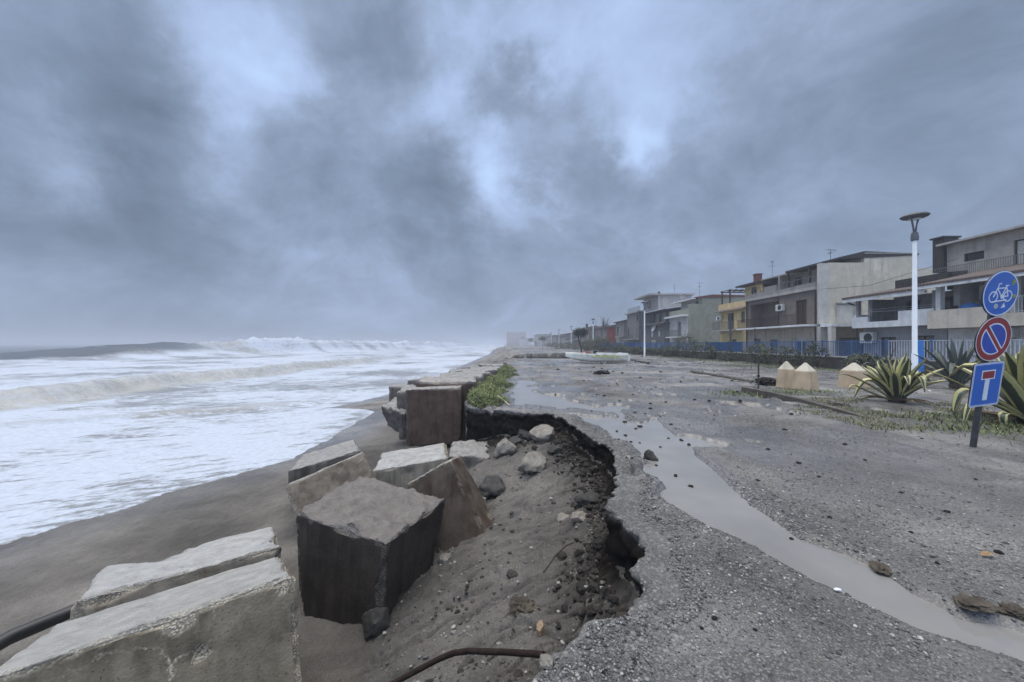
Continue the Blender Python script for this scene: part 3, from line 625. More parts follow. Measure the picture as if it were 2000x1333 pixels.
block('concrete_block', P6, 40, brown2, 'narrow brown block tilted seaward left of the big black cube', seed=6, chip=.045, rough_top=.01, dents=[(.95, 0, .9, .1, .05)])
P7 = [at(562, 922, 7.1), at(704, 880, 8.2), at(692, 857, 9.0), at(590, 888, 8.3)]; P7 = P7 + [q + Vector((.02, -.02, -.5)) for q in P7]
block('concrete_block', P7, 36, grey, 'flat grey slab nearest the surf with a broken spike at its corner', seed=7, chip=.06, rough_top=.012)
block('concrete_block', corners((-2.07, 10.15, -.37), .109, -.056, -.021, (1.39, 1.26, 1.37), 1.45), 40, rust, 'upright rust brown concrete cube with a rubbed horseshoe mark on its face', seed=8, chip=.05, rough_top=.008)
block('concrete_block', corners((-.9, 7.92, -.96), .103, .029, .067, (.86, 1.15, .47), .66), 32, grey, 'grey broken block half buried beside the pale wet slab', seed=9, chip=.09, rough_top=.03)
block('concrete_block', corners((-3.42, 11.63, -.72), -.542, .386, .164, (.95, .75, .8)), 30, grey, 'rough dark block tipped against the left of the upright brown cube', seed=10, chip=.12, rough_top=.04)
block('concrete_block', corners((-4.58, 15.72, -.54), -.142, .018, -.016, (.89, .97, .62), 1.1), 20, grey, 'lone grey block standing seaward of the row behind the upright cube', seed=11, chip=.06)
ords = 'second third fourth fifth sixth seventh eighth ninth tenth eleventh twelfth'.split()
y0 = 11.15
for k in range(10):
    yc = y0 + k * 1.33 + rng.uniform(-.04, .04)
    xr = -1.06 + (yc - 10.9) * .052
    ztop = .42 - .025 * k + rng.uniform(-.06, .07); wd = 1.38 + rng.uniform(-.05, .08) + (0.35 if k == 0 else 0)
    block('concrete_block', corners((xr - wd / 2 + rng.uniform(-.06, .06), yc + .05, ztop - .6), .055 + rng.uniform(-.05, .05), rng.uniform(-.04, .04), rng.uniform(-.05, .05), (wd, 1.22, 1.2), 1.5), 18, grey if k else rust,
          'grey concrete cube, %s in the row counting from the upright brown one' % ords[k], group='row of concrete sea defence blocks', seed=20 + k, chip=.08, rough_top=.03)
for k, (dx, yc, zt_, wd, tl) in enumerate([(-1.35, 11.9, .12, 1.2, .05), (-1.45, 13.5, .18, 1.3, -.08), (-1.4, 17.3, .10, 1.2, .06), (-1.4, 19.6, .14, 1.3, .02), (-1.35, 22.0, .12, 1.2, -.05)]):
    xr = -1.06 + (yc - 10.9) * .052
    block('concrete_block', corners((xr + dx - wd / 2, yc, zt_ - .55), .08 + tl, tl, -tl * .8, (wd, 1.25, 1.1), 1.5), 18, grey, 'lower grey slab on the seaward side of the block row, %s from the viewer' % ['first', 'second', 'third', 'fourth', 'fifth'][k], group='lower slabs seaward of the block row', seed=50 + k, chip=.10, rough_top=.03)

# ------------------------------------------------------------------ rocks, clods, debris
def ico(sub):
    bm = bmesh.new(); bmesh.ops.create_icosphere(bm, subdivisions=sub, radius=1)
    v_ = np.array([x.co[:] for x in bm.verts]); f_ = np.array([[w.index for w in f.verts] for f in bm.faces]); bm.free(); return v_, f_
def rock_geo(seed, sub=4, cuts=9, rough=.08):
    r_ = np.random.default_rng(seed); v_, f_ = ico(sub); p = v_ * (1 + .22 * fbm(v_[:, 0] * 1.3 + seed, v_[:, 1] * 1.3, v_[:, 2] * 1.3, 3))[:, None]
    for i in range(cuts):                       # flat broken faces
        n_ = r_.normal(size=3); n_ /= np.linalg.norm(n_); d = r_.uniform(.55, .85)
        ex = np.clip(p @ n_ - d, 0, None); p = p - n_ * (ex * .92)[:, None]
    n2 = p / np.linalg.norm(p, axis=1, keepdims=True)
    return p + n2 * (rough * fbm(p[:, 0] * 4 + seed, p[:, 1] * 4, p[:, 2] * 4, 4))[:, None], f_
def stone_mat(name, a, b_, dirt, rough=.85, sc=5):
    m, t, b = new_mat(name); v = coords(t); n1 = noise(t, v, sc, 6, .62).outputs[0]; n2 = noise(t, v, sc * 9, 5, .65).outputs[0]
    c = ramp(t, n1, [(.3, a), (.7, b_)]); c = mixc(t, math_(t, 'MULTIPLY', ramp(t, n2, [(.5, 0.0), (.72, 1.0)]), .6), c, dirt)
    setin(t, b.inputs['Base Color'], c); b.inputs['Roughness'].default_value = rough; b.inputs['Specular IOR Level'].default_value = .2
    bump(t, b, math_(t, 'ADD', n1, n2), .02, .8); return m
limestone = stone_mat('pale_rubble', (.15, .14, .12), (.30, .28, .245), (.07, .062, .055), sc=7)
darkstone = stone_mat('wet_dark_stone', (.030, .029, .028), (.075, .072, .068), (.018, .017, .016), .55, 9)
earth = stone_mat('dark_earth', (.012, .010, .009), (.034, .029, .025), (.008, .007, .006), .8, 14)
sandstone = stone_mat('tan_stone', (.24, .17, .11), (.38, .29, .20), (.12, .09, .06), sc=8)
mortar = stone_mat('old_mortar', (.040, .034, .029), (.14, .118, .092), (.03, .026, .02), sc=12)
def rock(px, py, wpx, hpx, zc, mat, label, seed, name='rock', cat='rock', yaw=0, sub=4, dep=1.0, sink=.25, rough=.08, cuts=9):
    x, y = G(px, py, zc); w = wpx / F * y; h = hpx / F * y
    p, f_ = rock_geo(seed, sub, cuts, rough)
    ca, sa = math.cos(yaw), math.sin(yaw)
    p = p * np.array([w / 2, w / 2 * dep, h / 2]) * 1.12
    p = np.stack([p[:, 0] * ca - p[:, 1] * sa, p[:, 0] * sa + p[:, 1] * ca, p[:, 2]], 1)
    o = np_mesh(name, p, f_, mat, None, True); o.data.set_sharp_from_angle(angle=R(55))
    o.location = (x, y, zat(x, y) + h / 2 * (1 - sink * 2)); return tag(o, label, cat)
rock(985, 896, 46, 46, -.80, limestone, 'pale angular rock tilted beside the half buried grey block', 31, yaw=.5)
rock(1061, 884, 52, 34, -.72, limestone, 'pale rounded rock high in the washed out pit, nearest the far bank', 32)
rock(1040, 934, 56, 38, -.82, limestone, 'largest pale flat topped rock in the middle of the pit', 33)
rock(965, 972, 54, 34, -.98, darkstone, 'dark rock right of the leaning brown block with a pale stone resting on it', 34, yaw=.7)
rock(1005, 876, 34, 22, -.72, darkstone, 'dark rock behind the tilted pale rock under the far bank', 36)
rock(1150, 975, 44, 26, -.55, darkstone, 'dark boulder lying at the foot of the crumbling bank', 37)
rock(1022, 872, 34, 20, -.70, darkstone, 'small dark stone wedged under the lip at the far end of the pit', 52)
rock(935, 985, 30, 18, -1.0, limestone, 'small flat pale stone between the brown leaning block and dark rock', 53)
rock(1132, 1008, 30, 20, -.58, limestone, 'grey stone among clods right of the small white angular stone', 54)
rock(1085, 905, 26, 16, -.68, darkstone, 'small dark stone between the two largest pale pit rocks', 55)
rock(1000, 1120, 22, 14, -.85, darkstone, 'low dark stone alone on the rippled pit floor', 56)
rock(738, 1240, 62, 56, -1.38, darkstone, 'dark rough stone against the lower corner of the big black cube', 38, dep=.8)
rock(868, 1092, 26, 20, -1.15, limestone, 'small pale stone under the leaning brown block', 39)
rock(1272, 893, 24, 26, 0, darkstone, 'dark stone standing alone in the rain puddle', 40, sink=.12)
rock(1056, 1222, 18, 30, -.75, sandstone, 'small tan brick shaped stone on the pit floor near the rusty pipe', 41, cuts=14)
rock(1020, 1196, 40, 28, -.85, mortar, 'tan lump of old mortar and roots on the pit floor', 42, rough=.3)
rock(1098, 998, 26, 18, -.62, limestone, 'small white angular stone below the bank beside the dark boulder', 43, cuts=14)
rock(1725, 1108, 40, 15, 0, mortar, 'brown lump of wet turf on the right bank of the rain stream', 44, rough=.25, sink=.34)
rock(1900, 1190, 50, 18, 0, mortar, 'larger turf lump overhanging the rain stream near the right edge', 45, rough=.25, sink=.34)
rock(1985, 1205, 46, 20, 0, mortar, 'dark clod of turf cut off by the right edge of the picture', 46, rough=.25, sink=.34)
rock(1636, 792, 46, 12, 0, earth, 'flat black lump lying between the kerb and the striped agave', 47, rough=.2)
rock(1500, 753, 40, 18, 0, earth, 'dark heap of soil at the far end of the kerb', 48, rough=.3)
rock(1070, 1316, 30, 22, -.05, limestone, 'rounded pale stone embedded at the end of the rusty pipe', 49)
rock(700, 873 + 10, 22, 40, -1.3, limestone, 'jagged spike of broken concrete on the flat slab corner', 50, rough=.2, sink=0)
rock(1175, 731, 30, 7, 0, earth, 'long dark clod on open gravel in front of the stranded boat', 51, rough=.2)
# earth clods: one of each size, then copies
p, f_ = rock_geo(77, 2, 6, .25)
clod = np_mesh('earth_clod', p * .03, f_, earth, None, True); clod.data.set_sharp_from_angle(angle=R(50))
tag(clod, 'small dark clod of earth scattered on the wet gravel', 'clod', 'dark clods scattered over the gravel')
k = 0
cl = [(1270,790),(1300,787),(1240,808),(1270,800),(1220,822),(1205,840),(1242,835),(1250,831),(1222,848),(1310,830),(1320,838),(1290,815),(1232,860),(1250,862),(1305,853),(1330,857),(1290,870),(1345,866),(1282,905),(1235,900),(1320,925),(1385,784),(1357,783),(1395,812),(1440,768),(1467,795),(1445,785),(1515,800),(1545,812),(1532,843),(1430,745),(1330,745),(1210,785),(1180,775),(1140,745),(1085,770),(1160,718),(1090,723),(1250,740),(1290,728),(1395,726),(1215,730),(1560,905),(1600,930),(1480,940),(1350,945),(1545,1045),(1475,1235),(1180,1247),(1395,1212),(1370,1230),(1240,1290),(1180,1310),(1620,1010),(1760,960),(1850,1000),(1905,940),(1690,900),(1800,860),(1500,880),(1650,870),(1950,1080),(1780,1040),(1830,1100)]
def put_clod(x, y, s):
    global k
    o = clod if k == 0 else clod.copy()
    if k: C.collection.objects.link(o)
    o.location = (x, y, max(zat(x, y), WATER_Z) + .008 * s); o.scale = (s * rng.uniform(.9, 1.6), s * rng.uniform(.8, 1.2), s * rng.uniform(.5, .85)); o.rotation_euler = (0, 0, rng.uniform(0, 6.28)); k += 1
for px, py in cl:
    x, y = G(px, py); put_clod(x, y, rng.uniform(.6, 1.25) * (.35 + .11 * y))
for i in range(70):
    y = rng.uniform(5, 32); x = rng.uniform(.1, .62) * y + .6
    put_clod(x, y, rng.uniform(.35, .9) * (.3 + .10 * y))
# lumps fallen from the bank (uncountable rubble at its foot)
def scatter(name, pts, sizes, mat, sub=1, seed=0, flat=.7, attr=None, smooth=True, cuts=5):
    r_ = np.random.default_rng(seed); bases = [rock_geo(500 + seed * 10 + i, sub, cuts, .12) for i in range(6)]
    VV, FF, AA, o_ = [], [], [], 0
    kind = r_.integers(0, 6, len(pts))
    for kk in range(6):
        q = np.where(kind == kk)[0]
        if not len(q): continue
        bv, bf = bases[kk]; a_ = r_.uniform(0, 6.28, len(q)); sc = sizes[q][:, None] * np.stack([r_.uniform(.8, 1.5, len(q)), r_.uniform(.8, 1.2, len(q)), r_.uniform(flat * .7, flat * 1.2, len(q))], 1)
        pv_ = bv[None] * sc[:, None, :]
        x_ = pv_[..., 0] * np.cos(a_)[:, None] - pv_[..., 1] * np.sin(a_)[:, None]; y_ = pv_[..., 0] * np.sin(a_)[:, None] + pv_[..., 1] * np.cos(a_)[:, None]
        pv_ = np.stack([x_, y_, pv_[..., 2]], -1) + pts[q][:, None, :]
        VV.append(pv_.reshape(-1, 3)); FF.append((bf[None] + (np.arange(len(q)) * len(bv))[:, None, None]).reshape(-1, 3) + o_); o_ += len(q) * len(bv)
        AA.append(np.repeat(attr[q] if attr is not None else r_.uniform(0, 1, len(q)), len(bv)))
    return np_mesh(name, np.concatenate(VV), np.concatenate(FF), mat, None, smooth, {'tone': np.concatenate(AA)})
def tone_mat(name, stops, rough=.6):
    m, t, b = new_mat(name); a = N(t, 'ShaderNodeAttribute', attribute_name='tone').outputs['Fac']; v = coords(t, 'World')
    c = ramp(t, a, stops); c = mixc(t, math_(t, 'MULTIPLY', ramp(t, noise(t, v, 60, 4).outputs[0], [(.4, 0.0), (.65, 1.0)]), .35), c, (.05, .047, .043))
    setin(t, b.inputs['Base Color'], c); b.inputs['Roughness'].default_value = rough; b.inputs['Specular IOR Level'].default_value = .25; return m
pebm = tone_mat('pebble_stone', [(0, (.035, .036, .039)), (.32, (.10, .102, .105)), (.62, (.22, .217, .21)), (.86, (.33, .32, .30)), (1, (.48, .46, .43))], .5)
soilm = tone_mat('bank_earth', [(0, (.008, .007, .006)), (.6, (.024, .020, .017)), (.9, (.065, .056, .047)), (1, (.14, .125, .11))], .85)
n = 60000
yb = rng.uniform(1.7, 9.2, n); xb = rng.uniform(-1.3, 1.9, n)
zz, dd, tt, pp_, bb, _, _ = land(xb, yb, True)
ok = (dd > -.6) & (dd < -.10) & (rng.uniform(0, 1, n) < np.clip(.9 * np.exp(-np.abs(dd + .14) / .11), 0, 1) * ss(2.3, 3.0, yb + .3 * xb))
q = np.where(ok)[0][:7000]
sz = .007 + .034 * rng.uniform(0, 1, len(q)) ** 5
tag(scatter('bank_rubble', np.stack([xb[q], yb[q], zz[q] + sz * .2], 1), sz, soilm, 2, 1, .8, rng.uniform(0, 1, len(q)) ** 1.3, False, 10), kind='stuff')
# bigger broken lumps of the bank
n = 9000; yb = rng.uniform(2.2, 9.0, n); xb = rng.uniform(-1.3, 1.7, n); zz, dd, tt, pp_, bb, _, _ = land(xb, yb, True)
q = np.where((dd > -.75) & (dd < -.12) & (rng.uniform(0, 1, n) < .8 * np.exp(-np.abs(dd + .12) / .14) * ss(2.3, 3.2, yb + .3 * xb)))[0][:380]
sz = .018 + .055 * rng.uniform(0, 1, len(q)) ** 2.5
tag(scatter('bank_lumps', np.stack([xb[q], yb[q], zz[q]], 1), sz, soilm, 3, 6, .75, .15 + .6 * rng.uniform(0, 1, len(q)) ** 2, False, 12), kind='stuff')
n = 5000; yb = 2.4 * np.exp(rng.uniform(0, math.log(9 / 2.4), n)); xb = rng.uniform(-.30, .26, n) * yb; zz, dd, tt, pp_, bb, _, _ = land(xb, yb, True)
q = np.where((dd < -.2) & (dd > -1.8) & (fbm(xb * 2.2, yb * 2.2, 6.0, 3) > .12) & (rng.uniform(0, 1, n) < .3))[0]
sz = .006 + .03 * rng.uniform(0, 1, len(q)) ** 3
tag(scatter('pit_clods', np.stack([xb[q], yb[q], zz[q] + sz * .1], 1), sz, soilm, 2, 7, .6, .3 + .6 * rng.uniform(0, 1, len(q)), False, 10), kind='stuff')
# loose stones on the pit floor
n = 9000
yb = 1.9 * np.exp(rng.uniform(0, math.log(9 / 1.9), n)); xb = rng.uniform(-.36, .26, n) * yb
zz, dd, tt, pp_, bb, _, _ = land(xb, yb, True)
ok = (dd < -.12) & (dd > -2.6) & (rng.uniform(0, 1, n) < .30 + .7 * (fbm(xb * 1.5, yb * 1.5, 3.0, 3) > .1) * np.exp(dd / .9))
q = np.where(ok)[0]; sz = (.004 + .022 * rng.uniform(0, 1, len(q)) ** 5) * (.7 + .08 * yb[q])
tag(scatter('pit_stones', np.stack([xb[q], yb[q], zz[q] + sz * .25], 1), sz, pebm, 1, 2, .7, np.clip(rng.uniform(-.15, .85, len(q)), 0, 1), False, 9), kind='stuff')
# pebbles of the promenade surface
n = 150000
an = np.radians(rng.uniform(-6, 60, n)); ra = 1.45 * np.exp(rng.uniform(0, 1, n) ** 1.25 * math.log(11 / 1.45))
xb, yb = ra * np.sin(an), ra * np.cos(an)
zz, dd, tt, pp_, bb, _, _ = land(xb, yb, True)
dens = np.clip(.65 * np.exp(-np.maximum(dd, 0) / .12) + .95 * ss(-.75, -.15, pp_) * (xb < 2.4) * np.clip(.25 + 2.2 * fbm(xb * 1.6, yb * 1.6, 4.0, 3), .04, 1) + .16 * (xb > 2.2) + .03 + .6 * np.clip(fbm(xb * .8, yb * .8, 1.0, 3), 0, 1), 0, 1)
ok = (dd > .02) & (zz > WATER_Z - .004) & (rng.uniform(0, 1, n) < dens)
q = np.where(ok)[0][:46000]; sz = (.0026 + .0085 * rng.uniform(0, 1, len(q)) ** 4.5 + .010 * rng.uniform(0, 1, len(q)) ** 26) * (.75 + .09 * yb[q])
tag(scatter('gravel', np.stack([xb[q], yb[q], zz[q] + sz * .22 + .006 * (dd[q] < .34)], 1), sz, pebm, 1, 3, .62, np.clip(rng.normal(.42, .25, len(q)), 0, 1)), kind='stuff')

spray_m = tone_mat('spray_drop', [(0, (.75, .78, .82)), (1, (.9, .92, .95))])
tag(scatter('sea_spray', spp, .02 + .07 * rng.uniform(0, 1, len(spp)) ** 2, spray_m, 1, 9, 1.0), kind='stuff')
rusty = paint('rusty_iron', (.022, .013, .011), .75, .5, 18, .3, .006)
black_plastic = paint('black_plastic', (.018, .018, .020), .4, .3, 9)
wood_d = paint('wet_dark_wood', (.050, .042, .036), .6, .4, 12, 0, .01)
wood_l = paint('bleached_wood', (.34, .30, .25), .7, .3, 10, 0, .006)
def tube_px(name, pts, r, mat, label, cat, n=10):
    mb = MB(); mb.tube([Vector((*G(px, py, z), z)) for px, py, z in pts], r, n)
    return tag(mb.build(name, mat, None, True), label, cat)
tube_px('rusty_pipe', [(740,1350,-.66),(800,1318,-.60),(852,1290,-.50),(885,1276,-.42),(915,1272,-.36),(985,1274,-.26),(1062,1279,-.16)], .017, rusty, 'bent rusty iron pipe sticking out of the gravel edge into the pit', 'pipe')
tube_px('drain_hose', [(-60,1290,-1.45),(20,1245,-1.45),(75,1222,-1.47),(140,1195,-1.5),(190,1180,-1.52)], .07, black_plastic, 'thick black hose lying on sand behind the nearest pale block', 'hose')
tube_px('driftwood_stick', [(972,773,.08),(996,793,.03)], .018, wood_l, 'pale broken stick lying in the green ground cover', 'stick', 6)
tube_px('fallen_post', [(945,712.5,.1),(990,710.5,.14)], .05, wood_d, 'dark beam lying across the far end of the block row', 'beam', 6)
tube_px('root', [(1062,1118,-.62),(1085,1085,-.58),(1105,1066,-.56),(1120,1060,-.55)], .010, wood_d, 'thin dark root snaking over the pit floor', 'root', 6)
tube_px('twig', [(1100,962,-.55),(1140,950,-.48),(1180,948,-.4)], .008, wood_d, 'thin twig hanging out of the crumbling bank', 'twig', 5)
leafm = paint('dry_leaf', (.27, .17, .08), .6, .3, 30)
x, y = G(1928, 1088); mb = MB(); mb.add([(-.045,0,.0),(-.02,.02,.018),(.0,.004,.006),(.03,.02,.02),(.05,0,.004),(.02,-.02,.012),(-.015,-.016,.012)], [(0,1,2),(2,1,3),(2,3,4),(2,4,5),(2,5,6),(0,2,6)])
o = mb.build('dry_leaf', leafm); o.location = (x, y, zat(x, y) + .012); tag(o, 'curled orange brown leaf on the gravel near the right edge', 'leaf')
mb = MB(); ps = [G(1452, 764), G(1500, 773), G(1560, 786), G(1640, 806), G(1712, 822)]
for (xa, ya), (xb_, yb_) in zip(ps[:-1], ps[1:]):
    dx, dy = xb_ - xa, yb_ - ya; L = math.hypot(dx, dy); nx, ny = -dy / L * .07, dx / L * .07
    i = ps.index((xa, ya)); h0, h1 = [.13, .12, .11, .08, .02][i], [.13, .12, .11, .08, .02][i + 1]
    mb.add([(xa - nx, ya - ny, -.1), (xb_ - nx, yb_ - ny, -.1), (xb_ + nx, yb_ + ny, -.1), (xa + nx, ya + ny, -.1), (xa - nx, ya - ny, h0), (xb_ - nx, yb_ - ny, h1), (xb_ + nx, yb_ + ny, h1), (xa + nx, ya + ny, h0)],
           [(0,3,2,1),(4,5,6,7),(0,1,5,4),(2,3,7,6)] + ([(3,0,4,7)] if i == 0 else []) + ([(1,2,6,5)] if i == 3 else []))
kerbm = paint('kerb_concrete', (.095, .085, .075), .7, .35, 6, 0, .01, (.05, .045, .04), .7)
tag(mb.build('kerb', kerbm), 'long low kerb half buried in gravel in front of the obelisk bollards', 'kerb')
mb = MB(); xa, ya = G(1350, 727); xb_, yb_ = G(1470, 748)
dx, dy = xb_ - xa, yb_ - ya; mb.tube([(xa, ya, .03), (xa + dx * .5, ya + dy * .5, .05), (xb_, yb_, .03)], .07, 6)
tag(mb.build('kerb', kerbm), 'far straight kerb edge crossing the gravel beyond the thin metal post', 'kerb')
mb = MB(); xa, ya = G(1222, 703); xb_, yb_ = G(1268, 711); mb.tube([(xa, ya, .06), (xb_, yb_, .05)], .07, 6)
tag(mb.build('plank', wood_d), 'dark plank on the gravel just behind the stern of the boat', 'plank')
steel_d = paint('weathered_steel', (.055, .055, .058), .6, .3, 10, .4)
x, y = G(1481, 760); mb = MB().tube([(x, y, -.1), (x + .01, y, .4), (x + .02, y + .02, 1.0)], .024, 8).box(x - .04, x + .04, y - .035, y + .035, .40, .46)
tag(mb.build('metal_post', steel_d, None, True), 'thin dark metal post standing at the far end of the kerb', 'post')

# ------------------------------------------------------------------ obelisk bollards
ochre = plaster('ochre_render', (.46, .36, .25), (.22, .17, .11), .5)
cap_m = plaster('bollard_cap', (.50, .46, .38), (.25, .22, .17), .5)
def bollard(px, py, wpx, hpx, rz, label):
    x, y = G(px, py); w = wpx / F * y / 2 * .74; h = hpx / F * y
    o = empty('bollard', (x, y, zat(x, y) - .02), label, 'bollard', 'obelisk bollards behind the kerb', rz)
    hb = h * .70
    vs = [(-w,-w,0),(w,-w,0),(w,w,0),(-w,w,0),(-w*.80,-w*.80,hb),(w*.80,-w*.80,hb),(w*.80,w*.80,hb),(-w*.80,w*.80,hb)]
    MB().add(vs, [(0,3,2,1),(0,1,5,4),(1,2,6,5),(2,3,7,6),(3,0,4,7),(4,5,6,7)]).build('shaft', ochre, o, bevel=.02)
    a, b2 = w * .78, w * .10
    MB().add([(-a,-a,hb),(a,-a,hb),(a,a,hb),(-a,a,hb),(-b2,-b2,h),(b2,-b2,h),(b2,b2,h),(-b2,b2,h)], [(0,1,5,4),(1,2,6,5),(2,3,7,6),(3,0,4,7),(4,5,6,7),(0,3,2,1)]).build('cap', cap_m, o, bevel=.012)
bollard(1536, 757, 40, 52, .75, 'ochre obelisk bollard standing farthest left beside the thin metal post')
bollard(1573, 762, 45, 54, .45, 'ochre obelisk bollard touching the left one, in the middle of the three')
bollard(1668, 756, 50, 50, .25, 'ochre obelisk bollard partly hidden by the striped agave')

# ------------------------------------------------------------------ road signs on one leaning pole
galv = paint('galvanised_steel', (.075, .078, .085), .5, .25, 12, .5)
sblue = paint('sign_blue', (.003, .090, .42), .35, .12, 8); sblue2 = paint('sign_blue_dark', (.003, .045, .34), .35, .12, 8); sred = paint('sign_red', (.20, .008, .018), .4, .2, 8); swhite = paint('sign_white', (.56, .62, .70), .4, .1, 10)
sback = paint('sign_back', (.05, .052, .056), .5, .2, 8, .5); stick_g = paint('worn_sticker', (.36, .40, .42), .5, .3, 20); stick_y = paint('yellow_sticker', (.25, .27, .04), .5, .5, 20)
bx, by = 6.63, 5.38
pole_v = Vector((-.056, -.165, 1)); uu = Vector((.985, .15, .08)).normalized(); vv = (pole_v - uu * pole_v.dot(uu)).normalized(); ww = uu.cross(vv)
if ww.y > 0: ww = -ww
sg = empty('road_sign', (bx, by, zat(bx, by)), 'leaning sign post carrying cycle path, no parking and dead end signs', 'road sign')
ptop = Vector((bx, by, 0)) + pole_v * 2.42
def lp(p): return Vector(p) - Vector(sg.location)
MB().tube([lp(Vector((bx, by, -.3)) - pole_v * .0), lp(ptop)], .034, 14).build('pole', galv, sg, True)
def plate(poly, w0, w1, c):
    """flat shape in the sign's own plane, from depth w0 to w1 towards the viewer"""
    mb = MB(); n = len(poly)
    P_ = lambda q, d: c + uu * q[0] + vv * q[1] + ww * d
    vs = [P_(q, w0) for q in poly] + [P_(q, w1) for q in poly]
    return mb.add(vs, [tuple(range(n)), tuple(range(n, 2 * n))] + [(i, (i + 1) % n, (i + 1) % n + n, i + n) for i in range(n)])
def circ(r, n=48, a0=0, a1=2 * math.pi, c=(0, 0)):
    full = abs(a1 - a0 - 2 * math.pi) < 1e-6
    return [(c[0] + r * math.cos(a0 + (a1 - a0) * i / (n if full else n - 1)), c[1] + r * math.sin(a0 + (a1 - a0) * i / (n if full else n - 1))) for i in range(n)]
def ring(r0, r1, w0, w1, c, n=48, cc=(0, 0)):
    mb = MB()
    P_ = lambda a, r, d: c + uu * (cc[0] + r * math.cos(a)) + vv * (cc[1] + r * math.sin(a)) + ww * d
    vs = [P_(2 * math.pi * i / n, r, d) for r, d in ((r0, w0), (r1, w0), (r1, w1), (r0, w1)) for i in range(n)]
    return mb.add(vs, [(a * n + i, a * n + (i + 1) % n, ((a + 1) % 4) * n + (i + 1) % n, ((a + 1) % 4) * n + i) for a in range(4) for i in range(n)])
def stroke(pts, wd, w0, w1, c):
    mb = MB()
    for (x0, y0_), (x1, y1_) in zip(pts[:-1], pts[1:]):
        L = math.hypot(x1 - x0, y1_ - y0_); nx, ny = -(y1_ - y0_) / L * wd / 2, (x1 - x0) / L * wd / 2
        q = plate([(x0 - nx, y0_ - ny), (x1 - nx, y1_ - ny), (x1 + nx, y1_ + ny), (x0 + nx, y0_ + ny)], w0, w1, c); mb.add(q.v, q.f)
    return mb
def on_pole(tz): return lp(Vector((bx, by, 0)) + pole_v * tz + ww * .05)
# cycle path
c = on_pole(2.18); r = .302
d = plate(circ(r), 0, .014, c).build('cycle_path_sign', sback, sg)
plate(circ(r - .002), .014, .0155, c).build('blue_face', sblue, d)
ring(r - .020, r - .006, .0155, .0175, c).build('white_border', swhite, d)
mb = MB()
for q in (ring(.062, .077, .0155, .018, c, 32, (-.122, -.040)), ring(.062, .077, .0155, .018, c, 32, (.122, -.040))): mb.add(q.v, q.f)
for pts in ([(-.122,-.040),(-.062,.085)], [(-.062,.085),(-.052,.128)], [(-.056,.128),(-.012,.134)], [(-.066,.072),(.075,.072)], [(-.066,.066),(.012,-.040)], [(.012,-.040),(.085,.098)], [(.085,.072),(.122,-.040)], [(.012,-.040),(.122,-.040)], [(.060,.102),(.118,.102)]):
    q = stroke(pts, .014, .0155, .0185 + .0002 * len(mb.v) / 60, c); mb.add(q.v, q.f)
q = plate(circ(.026, 16, c=(.02, -.045)), .0155, .0215, c); mb.add(q.v, q.f)
mb.build('bicycle_symbol', swhite, d)
stroke([(-.14, -.105), (.10, -.088)], .014, .0155, .0235, c).build('white_bar', swhite, d)
plate(circ(.034, 20, c=(-.055, -.165)), .0155, .018, c).build('worn_sticker', stick_g, d)
plate([(.035, -.195), (.105, -.185), (.075, -.125)], .0155, .018, c).build('worn_sticker', swhite, d)
plate([(.16, .10), (.20, .115), (.195, .135), (.235, .13), (.215, .16), (.18, .19), (.17, .15)], .0155, .018, c).build('yellow_sticker', stick_y, d)
plate([(.215, -.03), (.25, -.02), (.265, -.055), (.235, -.07), (.205, -.06)], .0155, .018, c).build('yellow_sticker', stick_y, d)
# no parking
c = on_pole(1.575); r = .305
d = plate(circ(r), 0, .014, c).build('no_parking_sign', sback, sg)
plate(circ(r - .002), .014, .0155, c).build('red_face', sred, d)
ring(r - .010, r - .002, .0155, .017, c).build('rim', swhite, d)
ang = R(-51)
for sgn in (1, -1):
    h0 = .044
    def half(rad, off): 
        a = math.acos(off / rad); base = ang + sgn * math.pi / 2
        return circ(rad, 28, base - a, base + a)
    plate(half(.218, .026), .0155, .0172, c).build('white_edge', swhite, d)
    plate(half(.200, .044), .0172, .0188, c).build('blue_segment', sblue2, d)
# dead end
c = on_pole(.945); hw, hh_ = .262, .312
def rrect(w_, h_, rad): return [(sx_ * (w_ - rad) + rad * math.cos(a), sy_ * (h_ - rad) + rad * math.sin(a)) for sx_, sy_, a0 in ((1, 1, 0), (-1, 1, math.pi / 2), (-1, -1, math.pi), (1, -1, 1.5 * math.pi)) for a in (a0, a0 + .4, a0 + .8, a0 + 1.17, a0 + math.pi / 2)]
d = plate(rrect(hw, hh_, .03), 0, .014, c).build('dead_end_sign', sback, sg)
plate(rrect(hw - .002, hh_ - .002, .03), .014, .0152, c).build('white_border', swhite, d)
plate(rrect(hw - .012, hh_ - .012, .025), .0152, .0156, c).build('blue_margin', sblue, d)
plate(rrect(hw - .018, hh_ - .018, .022), .0156, .016, c).build('white_line', swhite, d)
plate(rrect(hw - .026, hh_ - .026, .02), .016, .0166, c).build('blue_face', sblue, d)
plate([(-.042, -.225), (.038, -.225), (.040, .10), (-.040, .10)], .0166, .018, c).build('white_stem', swhite, d)
plate([(-.115, .075), (.120, .075), (.120, .205), (-.115, .205)], .018, .0195, c).build('white_panel', swhite, d)
plate([(-.098, .090), (.103, .090), (.103, .190), (-.098, .190)], .0195, .021, c).build('red_bar', sred, d)

